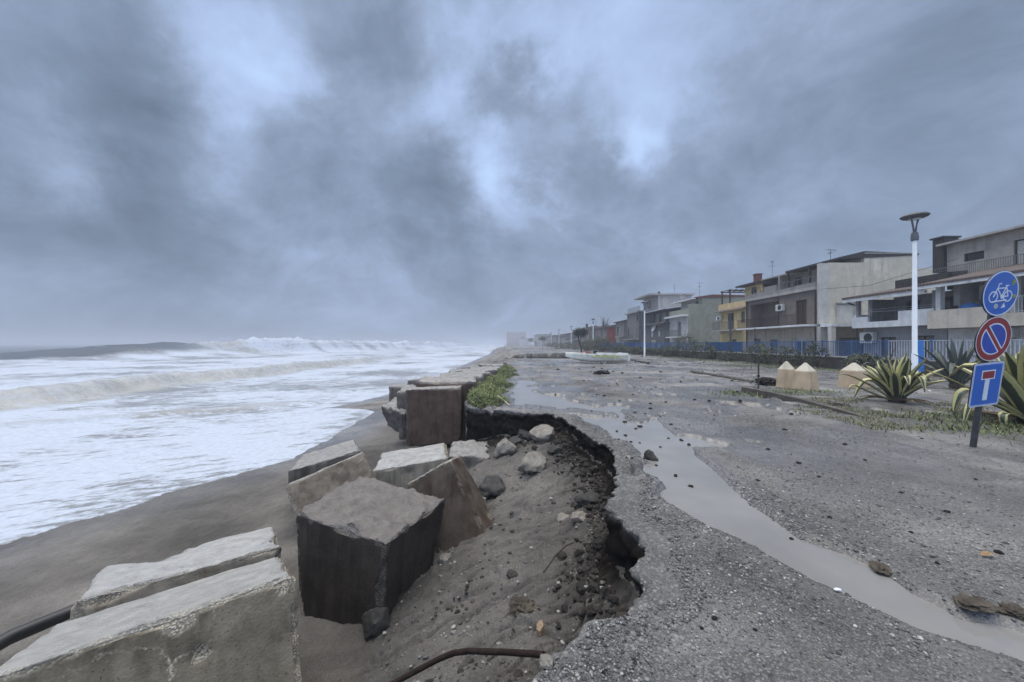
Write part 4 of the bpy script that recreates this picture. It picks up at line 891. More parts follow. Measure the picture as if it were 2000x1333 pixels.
# ------------------------------------------------------------------ street lamps
lwhite = paint('lamp_white_paint', (.80, .83, .86), .45, .08, 3); lgrey = paint('lamp_grey_cast', (.10, .105, .115), .5, .2, 6, .3)
def lamp_template():
    o = empty('street_lamp', (0, 0, 0), 'x', 'street lamp', 'white lamps along the promenade')
    MB().lathe([(.13, -.2), (.13, .02), (.10, .04), (.10, 1.05), (.086, 1.1), (.070, 5.85), (0, 5.86)], 16).build('pole', lwhite, o, True)
    MB().lathe([(0, 5.80), (.12, 5.82), (.13, 5.95), (.10, 6.15), (0, 6.16)], 14).build('collar', lgrey, o, True)
    for s_ in (-1, 1):
        MB().tube([(s_ * .05, 0, 6.08), (s_ * .10, 0, 6.35), (s_ * .20, 0, 6.62), (s_ * .30, 0, 6.80)], .034, 8).build('arm', lgrey, o, True)
    h = MB().lathe([(0, 6.70), (.22, 6.72), (.40, 6.78), (.45, 6.84), (.38, 6.91), (.2, 6.96), (0, 6.97)], 24).build('lamp_head', lgrey, o, True)
    MB().lathe([(0, 6.694), (.18, 6.70), (.21, 6.716)], 20).build('lens', swhite, h, True)
    return o
lampT = lamp_template()
lab = ['tallest looking street lamp, white pole with a dark disc head behind the striped agave', 'second white street lamp from the viewer, rising in front of the grey houses', 'third white street lamp from the viewer, just right of the windswept tree', 'fourth white street lamp from the viewer, just left of the windswept tree']
for i in range(13):
    y = 15.6 + 31.8 * i; x = 16.9 + max(0, y - 47) * .012
    o = lampT if i == 0 else copy_tree(lampT)
    o.location = (x, y, float(land(np.array([x]), np.array([y]))[0])); o['label'] = lab[i] if i < 4 else 'distant white street lamp fading into the haze along the promenade'
    o.rotation_euler = (0, 0, .35)

# ------------------------------------------------------------------ houses along the seafront (fronts face the sea, -X)
def cells(a0, a1, b0, b1, holes):
    A_ = sorted({a0, a1} | {min(max(h[i], a0), a1) for h in holes for i in (0, 1)}); B_ = sorted({b0, b1} | {min(max(h[i], b0), b1) for h in holes for i in (2, 3)})
    for i in range(len(B_) - 1):
        run = None
        for j in range(len(A_) - 1):
            cx, cy = (A_[j] + A_[j + 1]) / 2, (B_[i] + B_[i + 1]) / 2
            solid = not any(h[0] < cx < h[1] and h[2] < cy < h[3] for h in holes)
            if solid: run = (run[0], A_[j + 1]) if run else (A_[j], A_[j + 1])
            if (not solid or j == len(A_) - 2) and run: yield run[0], run[1], B_[i], B_[i + 1]; run = None
def wall_x(mb, x, th_, y0, y1, z0, z1, holes=()):
    for a, b_, c, d in cells(y0, y1, z0, z1, holes): mb.box(x, x + th_, a, b_, c, d)
def wall_y(mb, y, th_, x0, x1, z0, z1, holes=()):
    for a, b_, c, d in cells(x0, x1, z0, z1, holes): mb.box(a, b_, y, y + th_, c, d)
glass = new_mat('window_glass'); glass[2].inputs['Base Color'].default_value = (.018, .022, .027, 1); glass[2].inputs['Roughness'].default_value = .08; glass = glass[0]
brownw = paint('brown_joinery', (.045, .030, .024), .6, .3, 8); whitej = paint('white_joinery', (.48, .50, .52), .5, .12, 8); shut = paint('roller_shutter', (.11, .105, .10), .6, .25, 5); shutl = paint('pale_shutter', (.42, .41, .38), .6, .2, 5)
rail_b = paint('brown_railing', (.045, .030, .028), .6, .3, 8); rail_g = paint('grey_railing', (.13, .135, .14), .6, .3, 8); rail_w = paint('pale_railing', (.42, .44, .46), .6, .2, 8)
tile = new_mat('clay_roof_tiles'); t_, b_ = tile[1], tile[2]; v_ = coords(t_, 'World')
wv = t_.nodes.new('ShaderNodeTexWave'); wv.bands_direction = 'Y'; wv.inputs['Scale'].default_value = 1.6; wv.inputs['Distortion'].default_value = .4; t_.links.new(v_, wv.inputs['Vector'])
setin(t_, b_.inputs['Base Color'], mixc(t_, noise(t_, v_, 3, 5, .65).outputs[0], (.055, .045, .042), (.13, .10, .092))); b_.inputs['Roughness'].default_value = .85
bump(t_, b_, wv.outputs[0], .06, .8); tile = tile[0]
redroof = paint('red_roof_edge', (.12, .045, .04), .7, .25, 4); dkroof = paint('dark_eaves', (.035, .032, .032), .7, .3, 4); slab_w = plaster('white_slab_edge', (.62, .64, .66), (.2, .19, .18), .4); slab_g = plaster('grey_slab_edge', (.34, .33, .315), (.1, .095, .09), .5)
white_pl = plaster('white_plaster', (.56, .57, .57), (.25, .24, .22), .3)
acm = paint('air_conditioner_white', (.50, .51, .50), .5, .12, 6); acd = paint('fan_grille', (.035, .035, .038), .6, .2, 9); antm = paint('antenna_metal', (.12, .125, .135), .5, .2, 9, .6)
def window(th_, x, y0, y1, z0, z1, fm=brownw, pane=glass, inset=.12, kind='window', bars=1, shutter=0.0, sm=None):
    """an opening filled in a wall facing -X: frame, pane and, part-way down, a roller shutter"""
    f = .06; mb = MB(); xf = x + inset
    for a, b_, c, d in cells(y0, y1, z0, z1, [(y0 + f + (y1 - y0 - 2 * f) * i / bars + (.025 if i else 0), y0 + f + (y1 - y0 - 2 * f) * (i + 1) / bars - (.025 if i < bars - 1 else 0), z0 + f, z1 - f) for i in range(bars)]):
        mb.box(xf - .03, xf + .05, a, b_, c, d)
    o = mb.build(kind, fm, th_)
    MB().box(xf + .012, xf + .03, y0 + f - .01, y1 - f + .01, z0 + f - .01, z1 - f + .01).build('pane', pane, o)
    if shutter:
        mb = MB(); zt = z1 - f; zb = zt - (z1 - z0 - 2 * f) * shutter; n_ = max(2, int((zt - zb) / .07))
        for i in range(n_): mb.box(xf - .012 - .008 * (i % 2), xf + .006, y0 + f + .002, y1 - f - .002, zb + (zt - zb) * i / n_, zb + (zt - zb) * (i + 1) / n_ - .004)
        mb.build('shutter', sm or shut, o)
    return o
def window_y(th_, y, x0, x1, z0, z1, fm=brownw, pane=glass, kind='window'):
    mb = MB(); f = .06
    for a, b_, c, d in cells(x0, x1, z0, z1, [(x0 + f, x1 - f, z0 + f, z1 - f)]): mb.box(a, b_, y - .04, y + .06, c, d)
    o = mb.build(kind, fm, th_); MB().box(x0 + f - .01, x1 - f + .01, y + .0, y + .03, z0 + f - .01, z1 - f + .01).build('pane', pane, o); return o
def rail_geo(mb, x, y0, y1, z0, z1, step=.12, r=.011):
    n_ = max(1, int((y1 - y0) / step))
    for i in range(n_ + 1):
        yb = y0 + (y1 - y0) * i / n_; mb.box(x - r, x + r, yb - r, yb + r, z0, z1 - .02)
    mb.box(x - .022, x + .022, y0 - .02, y1 + .02, z1 - .02, z1 + .015); mb.box(x - .015, x + .015, y0, y1, z0 + .06, z0 + .085)
    return mb
def rail_y(mb, y, x0, x1, z0, z1, step=.12, r=.011):
    n_ = max(1, int((x1 - x0) / step))
    for i in range(n_ + 1):
        xb = x0 + (x1 - x0) * i / n_; mb.box(xb - r, xb + r, y - r, y + r, z0, z1 - .02)
    mb.box(x0 - .02, x1 + .02, y - .02, y + .02, z1 - .02, z1 + .015); return mb
def ac(th_, x, y, z, w=.85, h=.62):
    """outdoor unit on a wall facing -X"""
    o = MB().box(x - .34, x - .04, y, y + w, z, z + h).build('air_conditioner', acm, th_, bevel=.015)
    ctr = Vector((x - .343, y + w * .36, z + h / 2)); mb = MB()
    n_ = 20; vs = [ctr + Vector((d, math.cos(2 * math.pi * i / n_) * h * .40, math.sin(2 * math.pi * i / n_) * h * .40)) for d in (0, -.01) for i in range(n_)]
    mb.add(vs, [tuple(range(n_)), tuple(range(n_, 2 * n_))] + [(i, (i + 1) % n_, (i + 1) % n_ + n_, i + n_) for i in range(n_)]).build('fan_grille', acd, o)
    MB().box(x - .3, x, y + .1, y + .13, z - .04, z).box(x - .3, x, y + w - .13, y + w - .1, z - .04, z).build('bracket', rail_g, o)
def antenna(th_, x, y, z, h, s=1.0, a=.4):
    mb = MB(); mb.tube([(x, y, z), (x, y, z + h)], .022, 6)
    for k_, (zz_, ln, n_) in enumerate(((h * .97, 1.1, 7), (h * .72, .8, 5))):
        d = Vector((math.cos(a + k_), math.sin(a + k_), 0)); e = Vector((-d.y, d.x, 0)); p0 = Vector((x, y, z + zz_))
        mb.tube([p0 - d * ln * .4 * s, p0 + d * ln * .6 * s], .012, 5)
        for i in range(n_):
            q = p0 + d * (-.4 + i / (n_ - 1)) * ln * s; w_ = (.16 + .16 * (i == 0)) * s; mb.tube([q - e * w_, q + e * w_], .009, 4)
    return mb.build('antenna', antm, th_)
GZ = -.35

# 1. three storey house at the right edge
def house_right():
    o = empty('house', (25, 16, GZ), 'three storey grey and white house with tiled loggia roof behind the road signs', 'house')
    gp_ = plaster('grey_plaster_a', (.34, .32, .29), (.1, .095, .09), .5); bg = plaster('beige_parapet', (.50, .46, .39), (.16, .15, .13), .5)
    L_ = lambda t_: t_
    mb = MB(); hol = [(18.55, 19.75, GZ, 2.0), (17.0, 18.2, GZ + .9, 2.0), (14.6, 15.8, GZ, 2.0), (13.0, 14.0, .5, 1.9)]
    wall_x(mb, 25, .3, 12, 21.3, GZ, 2.35, hol); mb.box(25.3, 33, 12, 12.3, GZ, 5.0); mb.box(25.3, 33, 21.0, 21.3, GZ, 5.0)
    hol2 = [(18.9, 20.0, 2.62, 4.5), (16.2, 17.6, 2.62, 4.5), (13.4, 14.4, 2.62, 4.5)]
    wall_x(mb, 26.6, .3, 12.3, 21.0, 2.6, 5.0, hol2); mb.build('wall', white_pl, o)
    for h in (hol[0], hol[2]): window(o, 25, h[0], h[1], h[2], h[3], whitej, shutl, kind='door', bars=2)
    window(o, 25, *hol[1], whitej, glass, bars=2, shutter=.5, sm=shutl); window(o, 25, *hol[3], whitej, glass, shutter=.3, sm=shutl)
    for h in hol2: window(o, 26.6, *h, whitej, glass, kind='door', bars=2, shutter=.35, sm=shutl)
    MB().box(23.8, 26.6, 12, 21.3, 2.36, 2.6).box(23.8, 24.0, 17.9, 21.3, 2.6, 3.38).box(24.0, 25.9, 21.1, 21.3, 2.6, 3.38).box(23.8, 24.0, 12, 17.9, 2.6, 2.98).build('balcony', bg, o)
    rail_geo(MB(), 23.9, 12.1, 17.9, 2.98, 3.75).build('railing', rail_w, o)
    mb = MB()
    for yp in (20.9, 17.8, 14.6, 12.2): MB().box(23.95, 24.2, yp - .12, yp + .12, 3.38 if yp > 18 else 2.98, 4.75).build('pillar', white_pl, o)
    MB().prism([(23.3, 4.78), (23.3, 4.90), (28.2, 5.95), (28.2, 5.80)], 'y', 12, 21.5).build('loggia_roof', tile, o)
    MB().box(23.34, 23.5, 12, 21.5, 4.62, 4.775).build('fascia', slab_w, o)
    mb = MB(); h3 = [(20.0, 20.9, 5.5, 7.3), (22.2, 23.2, 6.6, 7.1)]
    wall_x(mb, 28.2, .3, 19.4, 24.1, 5.0, 7.85, h3); mb.box(28.5, 34, 23.8, 24.1, 4, 7.85); mb.box(28.5, 34, 19.4, 19.6, 4, 7.85); mb.build('upper_wall', gp_, o)
    window(o, 28.2, *h3[0], brownw, shutl, kind='door', bars=2); window(o, 28.2, *h3[1], brownw, glass)
    MB().box(27.2, 28.2, 19.5, 24.0, 5.35, 5.48).build('upper_balcony', gp_, o); rail_geo(MB(), 27.25, 19.6, 24.0, 5.48, 6.3, .1, .009).build('railing', rail_g, o)
    mb = MB(); h4 = [(17.4, 18.5, 6.4, 7.5), (13.4, 14.5, 6.4, 7.5)]
    wall_x(mb, 27.9, .3, 12, 19.4, 5.7, 8.15, h4); mb.box(28.2, 34, 12, 12.3, 5.0, 8.15); mb.build('white_upper_wall', white_pl, o)
    for h in h4: window(o, 27.9, *h, brownw, glass, shutter=1.0)
    MB().prism([(27.3, 8.16), (27.3, 8.32), (31, 9.0), (34, 8.5), (34, 8.3)], 'y', 11.9, 19.5).build('roof', redroof, o)
    MB().prism([(27.7, 7.85), (27.7, 7.97), (31, 8.35), (34, 8.1), (34, 7.95)], 'y', 19.51, 24.3).build('roof', slab_g, o)
    ch = MB().box(28.0, 29.0, 24.11, 24.75, 6.2, 8.35).build('chimney', dkroof, o); MB().box(27.9, 29.1, 24.05, 24.85, 8.40, 8.5).box(28.1, 28.2, 24.2, 24.3, 8.35, 8.40).box(28.8, 28.9, 24.6, 24.7, 8.35, 8.40).build('chimney_cap', dkroof, ch)
    MB().lathe([(0, 0), (.33, 0), (.33, .75), (.28, .82), (0, .83)], 18, (25.9, 20.2, 3.9)).build('water_heater', white_pl, o, True)
    ac(o, 25, 18.3, .9 + .9, .8, .5)
    return o
house_right()
def cable(name, pts, label): tag(MB().tube(pts, .012, 4).build(name, dkroof), label, 'cable')
cable('overhead_cable', [(24.6, 20.5, 6.2), (24.5, 25.5, 5.5), (24.8, 30.0, 5.9)], 'thin black cable sagging between the house fronts behind the nearest lamp')
tank = MB().lathe([(0, 0), (.36, 0), (.40, .1), (.41, .55), (.36, .64), (.15, .68), (.15, .74), (0, .74)], 20, (24.5, 19.85, 2.95)).build('water_tank', paint('blue_plastic', (.03, .14, .36), .5, .15, 8), None, True)
tag(tank, 'blue plastic water tank standing on the beige balcony behind the cycle path sign', 'water tank')
pot = MB().box(24.2, 24.5, 20.4, 20.7, 2.601, 3.6).build('flower_pot', brownw, None, bevel=.02); tag(pot, 'dark brown planter box beside the blue water tank', 'planter')

# 2. low house with a loggia behind the nearest lamp
def house_loggia():
    o = empty('house', (25, 23.6, GZ), 'low grey house with a dark loggia and white stepped balcony behind the nearest lamp', 'house')
    gp_ = plaster('grey_plaster_b', (.27, .275, .29), (.1, .1, .1), .4)
    mb = MB(); hol = [(24.2, 25.2, GZ, 1.95), (22.0, 23.2, GZ, 2.0)]
    wall_x(mb, 25, .3, 21.35, 26.4, GZ, 2.6, hol); mb.box(25.3, 32, 26.1, 26.4, GZ, 4.6); hol2 = [(24.4, 25.3, 2.75, 4.4), (22.3, 23.3, 2.75, 4.4)]
    wall_x(mb, 26.8, .3, 21.35, 26.1, 2.6, 4.75, hol2); mb.build('wall', gp_, o)
    for h in hol: window(o, 25, *h, brownw, shut, kind='door', bars=2)
    for h in hol2: window(o, 26.8, *h, brownw, glass, kind='door', bars=2)
    MB().box(24.2, 26.8, 21.32, 26.45, 2.60, 2.75).box(24.2, 24.35, 25.3, 26.45, 2.75, 3.35).box(24.2, 24.35, 23.3, 25.3, 2.75, 2.98).box(24.2, 24.35, 21.32, 23.3, 2.75, 3.55).box(24.35, 26.0, 26.30, 26.45, 2.75, 3.55).build('balcony', slab_w, o)
    mb = MB()
    for yp in (26.3, 21.5): MB().box(24.4, 24.62, yp - .1, yp + .1, 3.56, 4.6).build('pillar', gp_, o)
    MB().prism([(23.7, 4.63), (23.7, 4.78), (28.5, 5.65), (28.5, 5.5)], 'y', 21.4, 26.7).build('loggia_roof', tile, o); MB().box(23.75, 23.9, 21.4, 26.7, 4.44, 4.62).build('fascia', slab_w, o)
    MB().prism([(27.0, 5.3), (27.0, 5.95), (31.5, 6.35), (31.5, 5.9)], 'y', 23.0, 26.2).build('roof', dkroof, o)
    mb = MB(); mb.tube([(24.45, 21.5, 3.7), (24.45, 24, 3.62), (24.45, 26.3, 3.75)], .012, 5); mb.tube([(24.5, 21.5, 3.8), (24.5, 26.3, 3.83)], .010, 5); mb.build('washing_line', rail_w, o)
    MB().tube([(23.9, 26.6, 4.5), (24.3, 26.55, 4.3), (24.6, 26.5, 4.2), (24.6, 26.5, GZ)], .05, 8).build('downpipe', dkroof, o, True)
    ac(o, 25, 26.42 - 1.0, 1.55, .95, .75)
house_loggia()

# 3. tall house with the bare stained side wall
def house_stained():
    o = empty('house', (25, 35, GZ), 'tall house with a bare stained concrete side wall and long dark balconied front', 'house')
    st = plaster('stained_render', (.60, .555, .455), (.075, .07, .062), 1.0); fr = plaster('dark_front_render', (.16, .138, .122), (.06, .055, .05), .5); pale_ = plaster('pale_corner_render', (.50, .49, .455), (.2, .19, .17), .4); lowp = plaster('peeling_ground_floor', (.38, .34, .28), (.08, .075, .07), .8); prp = plaster('terrace_parapet', (.25, .24, .23), (.07, .068, .065), .7)
    MB().box(25.02, 25.75, 30.18, 30.5, 3.1, 8.05).box(25.02, 25.6, 30.18, 30.5, GZ, 2.9).build('corner_strip', pale_, o)
    mb = MB(); mb.box(25.75, 28.6, 30.2, 30.5, 3.1, 8.1); mb.box(28.6, 33.0, 30.2, 30.5, 3.1, 8.82); mb.box(33.0, 34.3, 30.2, 30.5, 2.0, 7.65); mb.build('side_wall', st, o)
    MB().box(28.6, 33.05, 30.14, 30.56, 8.82, 8.90).build('coping', slab_g, o)
    # drip hood and blocked window on the side wall
    MB().box(26.3, 27.9, 30.02, 30.2, 4.75, 4.86).build('hood', slab_g, o); MB().box(26.4, 27.7, 30.17, 30.2, 3.3, 4.7).build('blocked_window', pale_, o)
    MB().box(25.03, 30.9, 29.1, 30.2, 2.86, 3.1).build('porch_slab', slab_w, o)
    MB().box(25.05, 25.4, 29.15, 29.5, GZ, 2.86).build('porch_pillar', pale_, o); MB().box(30.5, 30.9, 29.15, 29.5, GZ, 2.86).build('porch_pillar', pale_, o)
    mb = MB(); hg = [(26.6, 28.6, GZ, 2.0), (29.2, 30.4, GZ, 2.1)]; wall_y(mb, 30.2, .3, 25.6, 34, GZ, 2.86, hg); mb.build('porch_wall', lowp, o)
    window_y(o, 30.32, 26.6, 28.6, GZ, 2.0, brownw, shut, 'garage_door'); window_y(o, 30.32, 29.2, 30.4, GZ, 2.1, brownw, glass, 'door')
    mb = MB(); h0 = [(31.6, 32.8, GZ + .7, 2.0), (35.0, 36.0, .6, 1.9), (37.4, 38.3, GZ, 2.0)]
    wall_x(mb, 25.0, .3, 30.5, 39.5, GZ, 2.95, h0); mb.build('ground_floor_wall', lowp, o)
    window(o, 25.0, *h0[0], whitej, glass, bars=2, shutter=.15, sm=shutl); window(o, 25.0, *h0[1], brownw, glass, shutter=1.0); window(o, 25.0, *h0[2], brownw, shut, kind='door')
    mb = MB(); h1 = [(31.55, 32.75, 3.1, 5.3)]; wall_x(mb, 25.0, .3, 30.5, 34.9, 3.1, 5.95, h1)
    h2 = [(35.7, 36.7, 3.1, 5.0)]; wall_x(mb, 26.5, .3, 34.9, 39.2, 3.1, 5.95, h2); mb.box(25.0, 26.5, 34.8, 34.9, 3.1, 5.95); mb.box(25.0, 33, 39.2, 39.5, 3.1, 5.95); mb.box(25.0, 25.25, 36.0 + 3.0, 39.2, 3.1, 5.95); mb.box(25.0, 25.25, 34.9, 39.0, 5.55, 5.95); mb.build('front_wall', fr, o)
    window(o, 25.0, *h1[0], brownw, brownw, kind='door', bars=2); window(o, 26.5, *h2[0], brownw, glass, kind='door')
    MB().box(23.9, 26.5, 30.5, 39.6, 2.95, 3.1).build('balcony', slab_w, o); rail_geo(MB(), 23.98, 30.6, 39.5, 3.1, 4.0, .13).build('railing', rail_b, o)
    MB().box(24.75, 33, 30.5, 39.55, 5.96, 6.2).build('terrace_slab', slab_g, o)
    MB().box(24.8, 25.0, 30.5, 32.6, 6.2, 6.55).box(24.8, 25.0, 32.6, 35.0, 6.2, 6.5).box(24.8, 25.0, 35.0, 36.6, 6.2, 7.05).box(24.8, 25.0, 36.6, 39.5, 6.2, 6.62).build('parapet', prp, o)
    mb = rail_geo(MB(), 24.9, 30.6, 34.9, 6.5, 7.1, .6, .014); rail_geo(mb, 24.9, 36.7, 39.4, 6.62, 7.15, .5, .014); mb.build('terrace_railing', rail_g, o)
    mb = MB(); hr = [(36.4, 37.4, 6.3, 8.1), (32.4, 33.4, 6.3, 8.1)]; wall_x(mb, 28.4, .25, 30.5, 39.5, 6.2, 8.55, hr); mb.box(27.2, 28.4, 37.8, 38.0, 6.2, 8.4); mb.build('terrace_room_wall', prp, o)
    for h in hr: window(o, 28.4, *h, brownw, glass, kind='door')
    MB().prism([(26.6, 8.38), (26.6, 8.55), (28.6, 9.02), (33, 8.85), (33, 8.7)], 'y', 30.15, 36.2).build('roof', dkroof, o)
    MB().prism([(27.2, 8.40), (27.2, 8.52), (29.4, 8.85), (33, 8.6), (33, 8.45)], 'y', 36.2, 40.6).build('roof', slab_g, o)
    mb = MB()
    for yp in (30.8, 33.4, 36.0): MB().box(26.65, 26.83, yp - .08, yp + .08, 6.2, 8.4).build('post', brownw, o)
    rail_y(MB(), 30.4, 25.1, 28.5, 7.0, 8.0, .9, .02).build('balustrade', rail_g, o)
    ac(o, 25.0, 34.0, 4.55, .8, .58)
    MB().tube([(24.93, 30.55, 6.0), (24.93, 30.55, GZ)], .055, 8).build('downpipe', dkroof, o, True); MB().tube([(24.9, 39.45, 6.0), (24.9, 39.45, GZ)], .055, 8).build('downpipe', dkroof, o, True)
    antenna(o, 28.7, 33.5, 8.9, 1.1, .9, .2); antenna(o, 28.0, 40.0, 8.5, 1.9, .8, 1.0)
house_stained()

# 4. yellow house
def house_yellow():
    o = empty('house', (25, 42, GZ), 'narrow yellow house with a roof pergola and brick red chimney', 'house')
    yl = plaster('yellow_render', (.52, .42, .22), (.25, .18, .09), .4); ylp = plaster('ochre_parapet', (.55, .42, .24), (.25, .2, .12), .3)
    mb = MB(); h0 = [(41.4, 42.3, GZ, 2.0)]; wall_x(mb, 25, .3, 39.55, 44.7, GZ, 2.95, h0); h1 = [(41.9, 43.1, 3.1, 5.0), (39.9, 40.6, 3.8, 5.0)]; wall_x(mb, 25, .3, 39.55, 44.7, 2.95, 5.35, h1); mb.box(25.3, 33, 44.4, 44.7, GZ, 5.35); mb.build('wall', yl, o)
    window(o, 25, *h0[0], brownw, shut, kind='door'); window(o, 25, *h1[0], brownw, brownw, kind='door', bars=2); window(o, 25, *h1[1], brownw, glass, shutter=1.0)
    MB().box(24.0, 25, 40.2, 44.7, 2.95, 3.08).build('balcony', slab_g, o); rail_geo(MB(), 24.05, 40.3, 44.6, 3.08, 4.0, .12).build('railing', rail_g, o)
    MB().box(24.85, 25.05, 39.55, 44.75, 5.36, 6.15).box(25.05, 33, 44.55, 44.75, 5.36, 6.15).build('parapet', ylp, o); MB().prism([(24.45, 5.2), (24.45, 5.26), (24.84, 5.48), (24.84, 5.36)], 'y', 39.55, 44.8).build('tile_skirt', tile, o)
    mb = MB(); h2 = [(40.3, 41.2, 6.6, 7.7)]; wall_x(mb, 26.5, .25, 39.6, 42.3, 5.4, 8.0, h2); mb.box(26.75, 32, 42.1, 42.3, 5.4, 8.0); mb.build('roof_room_wall', yl, o); window(o, 26.5, *h2[0], brownw, glass, bars=2)
    MB().prism([(25.6, 7.9), (25.6, 8.06), (29, 8.55), (33, 8.2), (33, 8.0)], 'y', 39.4, 42.6).build('roof', dkroof, o)
    mb = MB()
    for yp in (42.9, 44.5):
        mb.box(25.1, 25.22, yp - .06, yp + .06, 6.15, 7.6); mb.box(25.0, 29, yp - .05, yp + .05, 7.6, 7.72)
    for i in range(6): mb.box(25.1 + i * .7, 25.17 + i * .7, 42.6, 44.8, 7.725, 7.78)
    mb.build('pergola', brownw, o)
    MB().box(27.4, 28.0, 41.6, 42.2, 8.2, 9.3).box(27.34, 28.06, 41.54, 42.26, 9.303, 9.38).build('chimney', redroof, o); ac(o, 24.9, 44.0, 4.3, .75, .5)
house_yellow()

# 5. green grey house with a blank side wall
def house_green():
    o = empty('house', (24.8, 55, GZ), 'green grey house with one plain blank side wall and a red roof edge', 'house')
    gg = plaster('green_grey_render', (.23, .235, .195), (.10, .10, .09), .3); wf = plaster('pale_front_render', (.44, .44, .42), (.2, .2, .19), .3)
    MB().prism([(24.8, GZ), (33, GZ), (33, 8.1), (26.6, 8.1), (26.6, 7.1), (24.8, 7.1)], 'y', 52, 52.3).build('side_wall', gg, o)
    mb = MB(); h0 = [(54.5, 55.7, 2.55, 4.8)]; h9 = [(55, 56, GZ, 1.9)]; wall_x(mb, 24.8, .3, 52.3, 58.5, GZ, 5.4, h0 + h9); mb.build('front_wall', wf, o)
    window(o, 24.8, *h0[0], whitej, glass, kind='door', bars=2); window(o, 24.8, *h9[0], brownw, shut, kind='door')
    MB().box(23.7, 24.8, 53.0, 57.5, 2.4, 2.55).build('balcony', slab_w, o); rail_geo(MB(), 23.75, 53.1, 57.4, 2.55, 3.5, .12).build('railing', rail_g, o)
    MB().box(23.9, 26.6, 52.3, 58.5, 5.41, 5.65).build('terrace_slab', slab_w, o)
    MB().box(24.8, 25.0, 52.3, 58.5, 5.65, 6.5).build('parapet', gg, o)
    mb = MB(); h1 = [(53.0, 53.9, 6.0, 7.6), (55.2, 56.2, 6.0, 7.6)]; wall_x(mb, 26.6, .3, 52.3, 58.5, 5.65, 8.1, h1); mb.build('upper_wall', wf, o)
    for h in h1: window(o, 26.6, *h, brownw, glass, kind='door')
    MB().prism([(25.7, 7.9), (25.7, 8.05), (28, 8.4), (33.1, 8.3), (33.1, 8.12)], 'y', 51.9, 58.8).build('roof', redroof, o); MB().box(25.1, 25.7, 52.0, 58.8, 7.76, 7.9).build('awning', slab_w, o)
    antenna(o, 27.5, 54.5, 8.3, 2.2, .8, .1); d = MB(); d.lathe([(0, 0), (.25, .04), (.45, .14)], 16); dd_ = d.build('satellite_dish', rail_g, o, True); dd_.location = (26.5, 57.6, 8.8); dd_.rotation_euler = (R(55), 0, R(-60))
    ac(o, 24.8, 52.6, 1.4, .8, .55)
house_green()

# 6. cluster of grey houses with the concrete roof tower
def house_tower():
    o = empty('house', (24, 63, GZ), 'grey house topped by a bare concrete box tower with a flat overhanging roof', 'house')
    gd_ = plaster('brown_grey_render', (.135, .13, .13), (.06, .06, .06), .4); cn = plaster('bare_concrete', (.33, .32, .315), (.12, .115, .11), .8)
    mb = MB(); hol = [(60.2, 61.4, GZ, 1.6), (62.8, 64.0, GZ, 1.6), (60.2, 61.3, 2.7, 3.6), (63.2, 64.3, 2.7, 3.9)]
    wall_x(mb, 24, .3, 58.6, 68, GZ, 5.0, hol); mb.box(24.3, 32, 58.6, 58.9, GZ, 4.6); mb.build('wall', gd_, o)
    for h in hol[:2]: window(o, 24, *h, whitej, shutl, kind='door')
    for h in hol[2:]: window(o, 24, *h, whitej, shutl)
    MB().prism([(23.3, 4.5), (23.3, 4.7), (26.5, 5.1), (26.5, 4.9)], 'y', 58.3, 68.2).build('eaves', dkroof, o)
    mb = MB(); wall_x(mb, 26.4, .3, 59, 68, 4.9, 7.0); mb.build('terrace_wall', slab_g, o)
    mb = MB()
    for yp in (59.2, 62, 65): MB().box(24.6, 24.9, yp - .15, yp + .15, 5.0, 6.9).build('post', dkroof, o)
    MB().box(24.2, 31, 58.7, 68, 6.9, 7.06).build('terrace_roof', dkroof, o)
    MB().prism([(24.2, 7.07), (24.2, 7.2), (31, 8.1), (31, 7.9)], 'y', 60, 68).build('sloping_canopy', slab_w, o)
    MB().box(24.6, 30.2, 62.5, 69.5, 7.3, 9.7).build('tower', cn, o); window(o, 24.5, 66, 67.2, 7.9, 9.2, brownw, glass, inset=.04)
    MB().box(22.9, 30.6, 62.2, 69.8, 9.71, 9.95).build('tower_roof', slab_g, o); MB().box(25.2, 25.5, 64, 64.3, 9.95, 10.5).build('chimney', dkroof, o); antenna(o, 28.4, 65, 9.9, 1.9, .7, .5)
    d = MB(); d.lathe([(0, 0), (.3, .05), (.55, .18)], 16); dd_ = d.build('satellite_dish', slab_w, o, True); dd_.location = (23.8, 62.1, 4.1); dd_.rotation_euler = (R(70), 0, R(-80)); ac(o, 24, 62.0, 1.5, .9, .6)
house_tower()
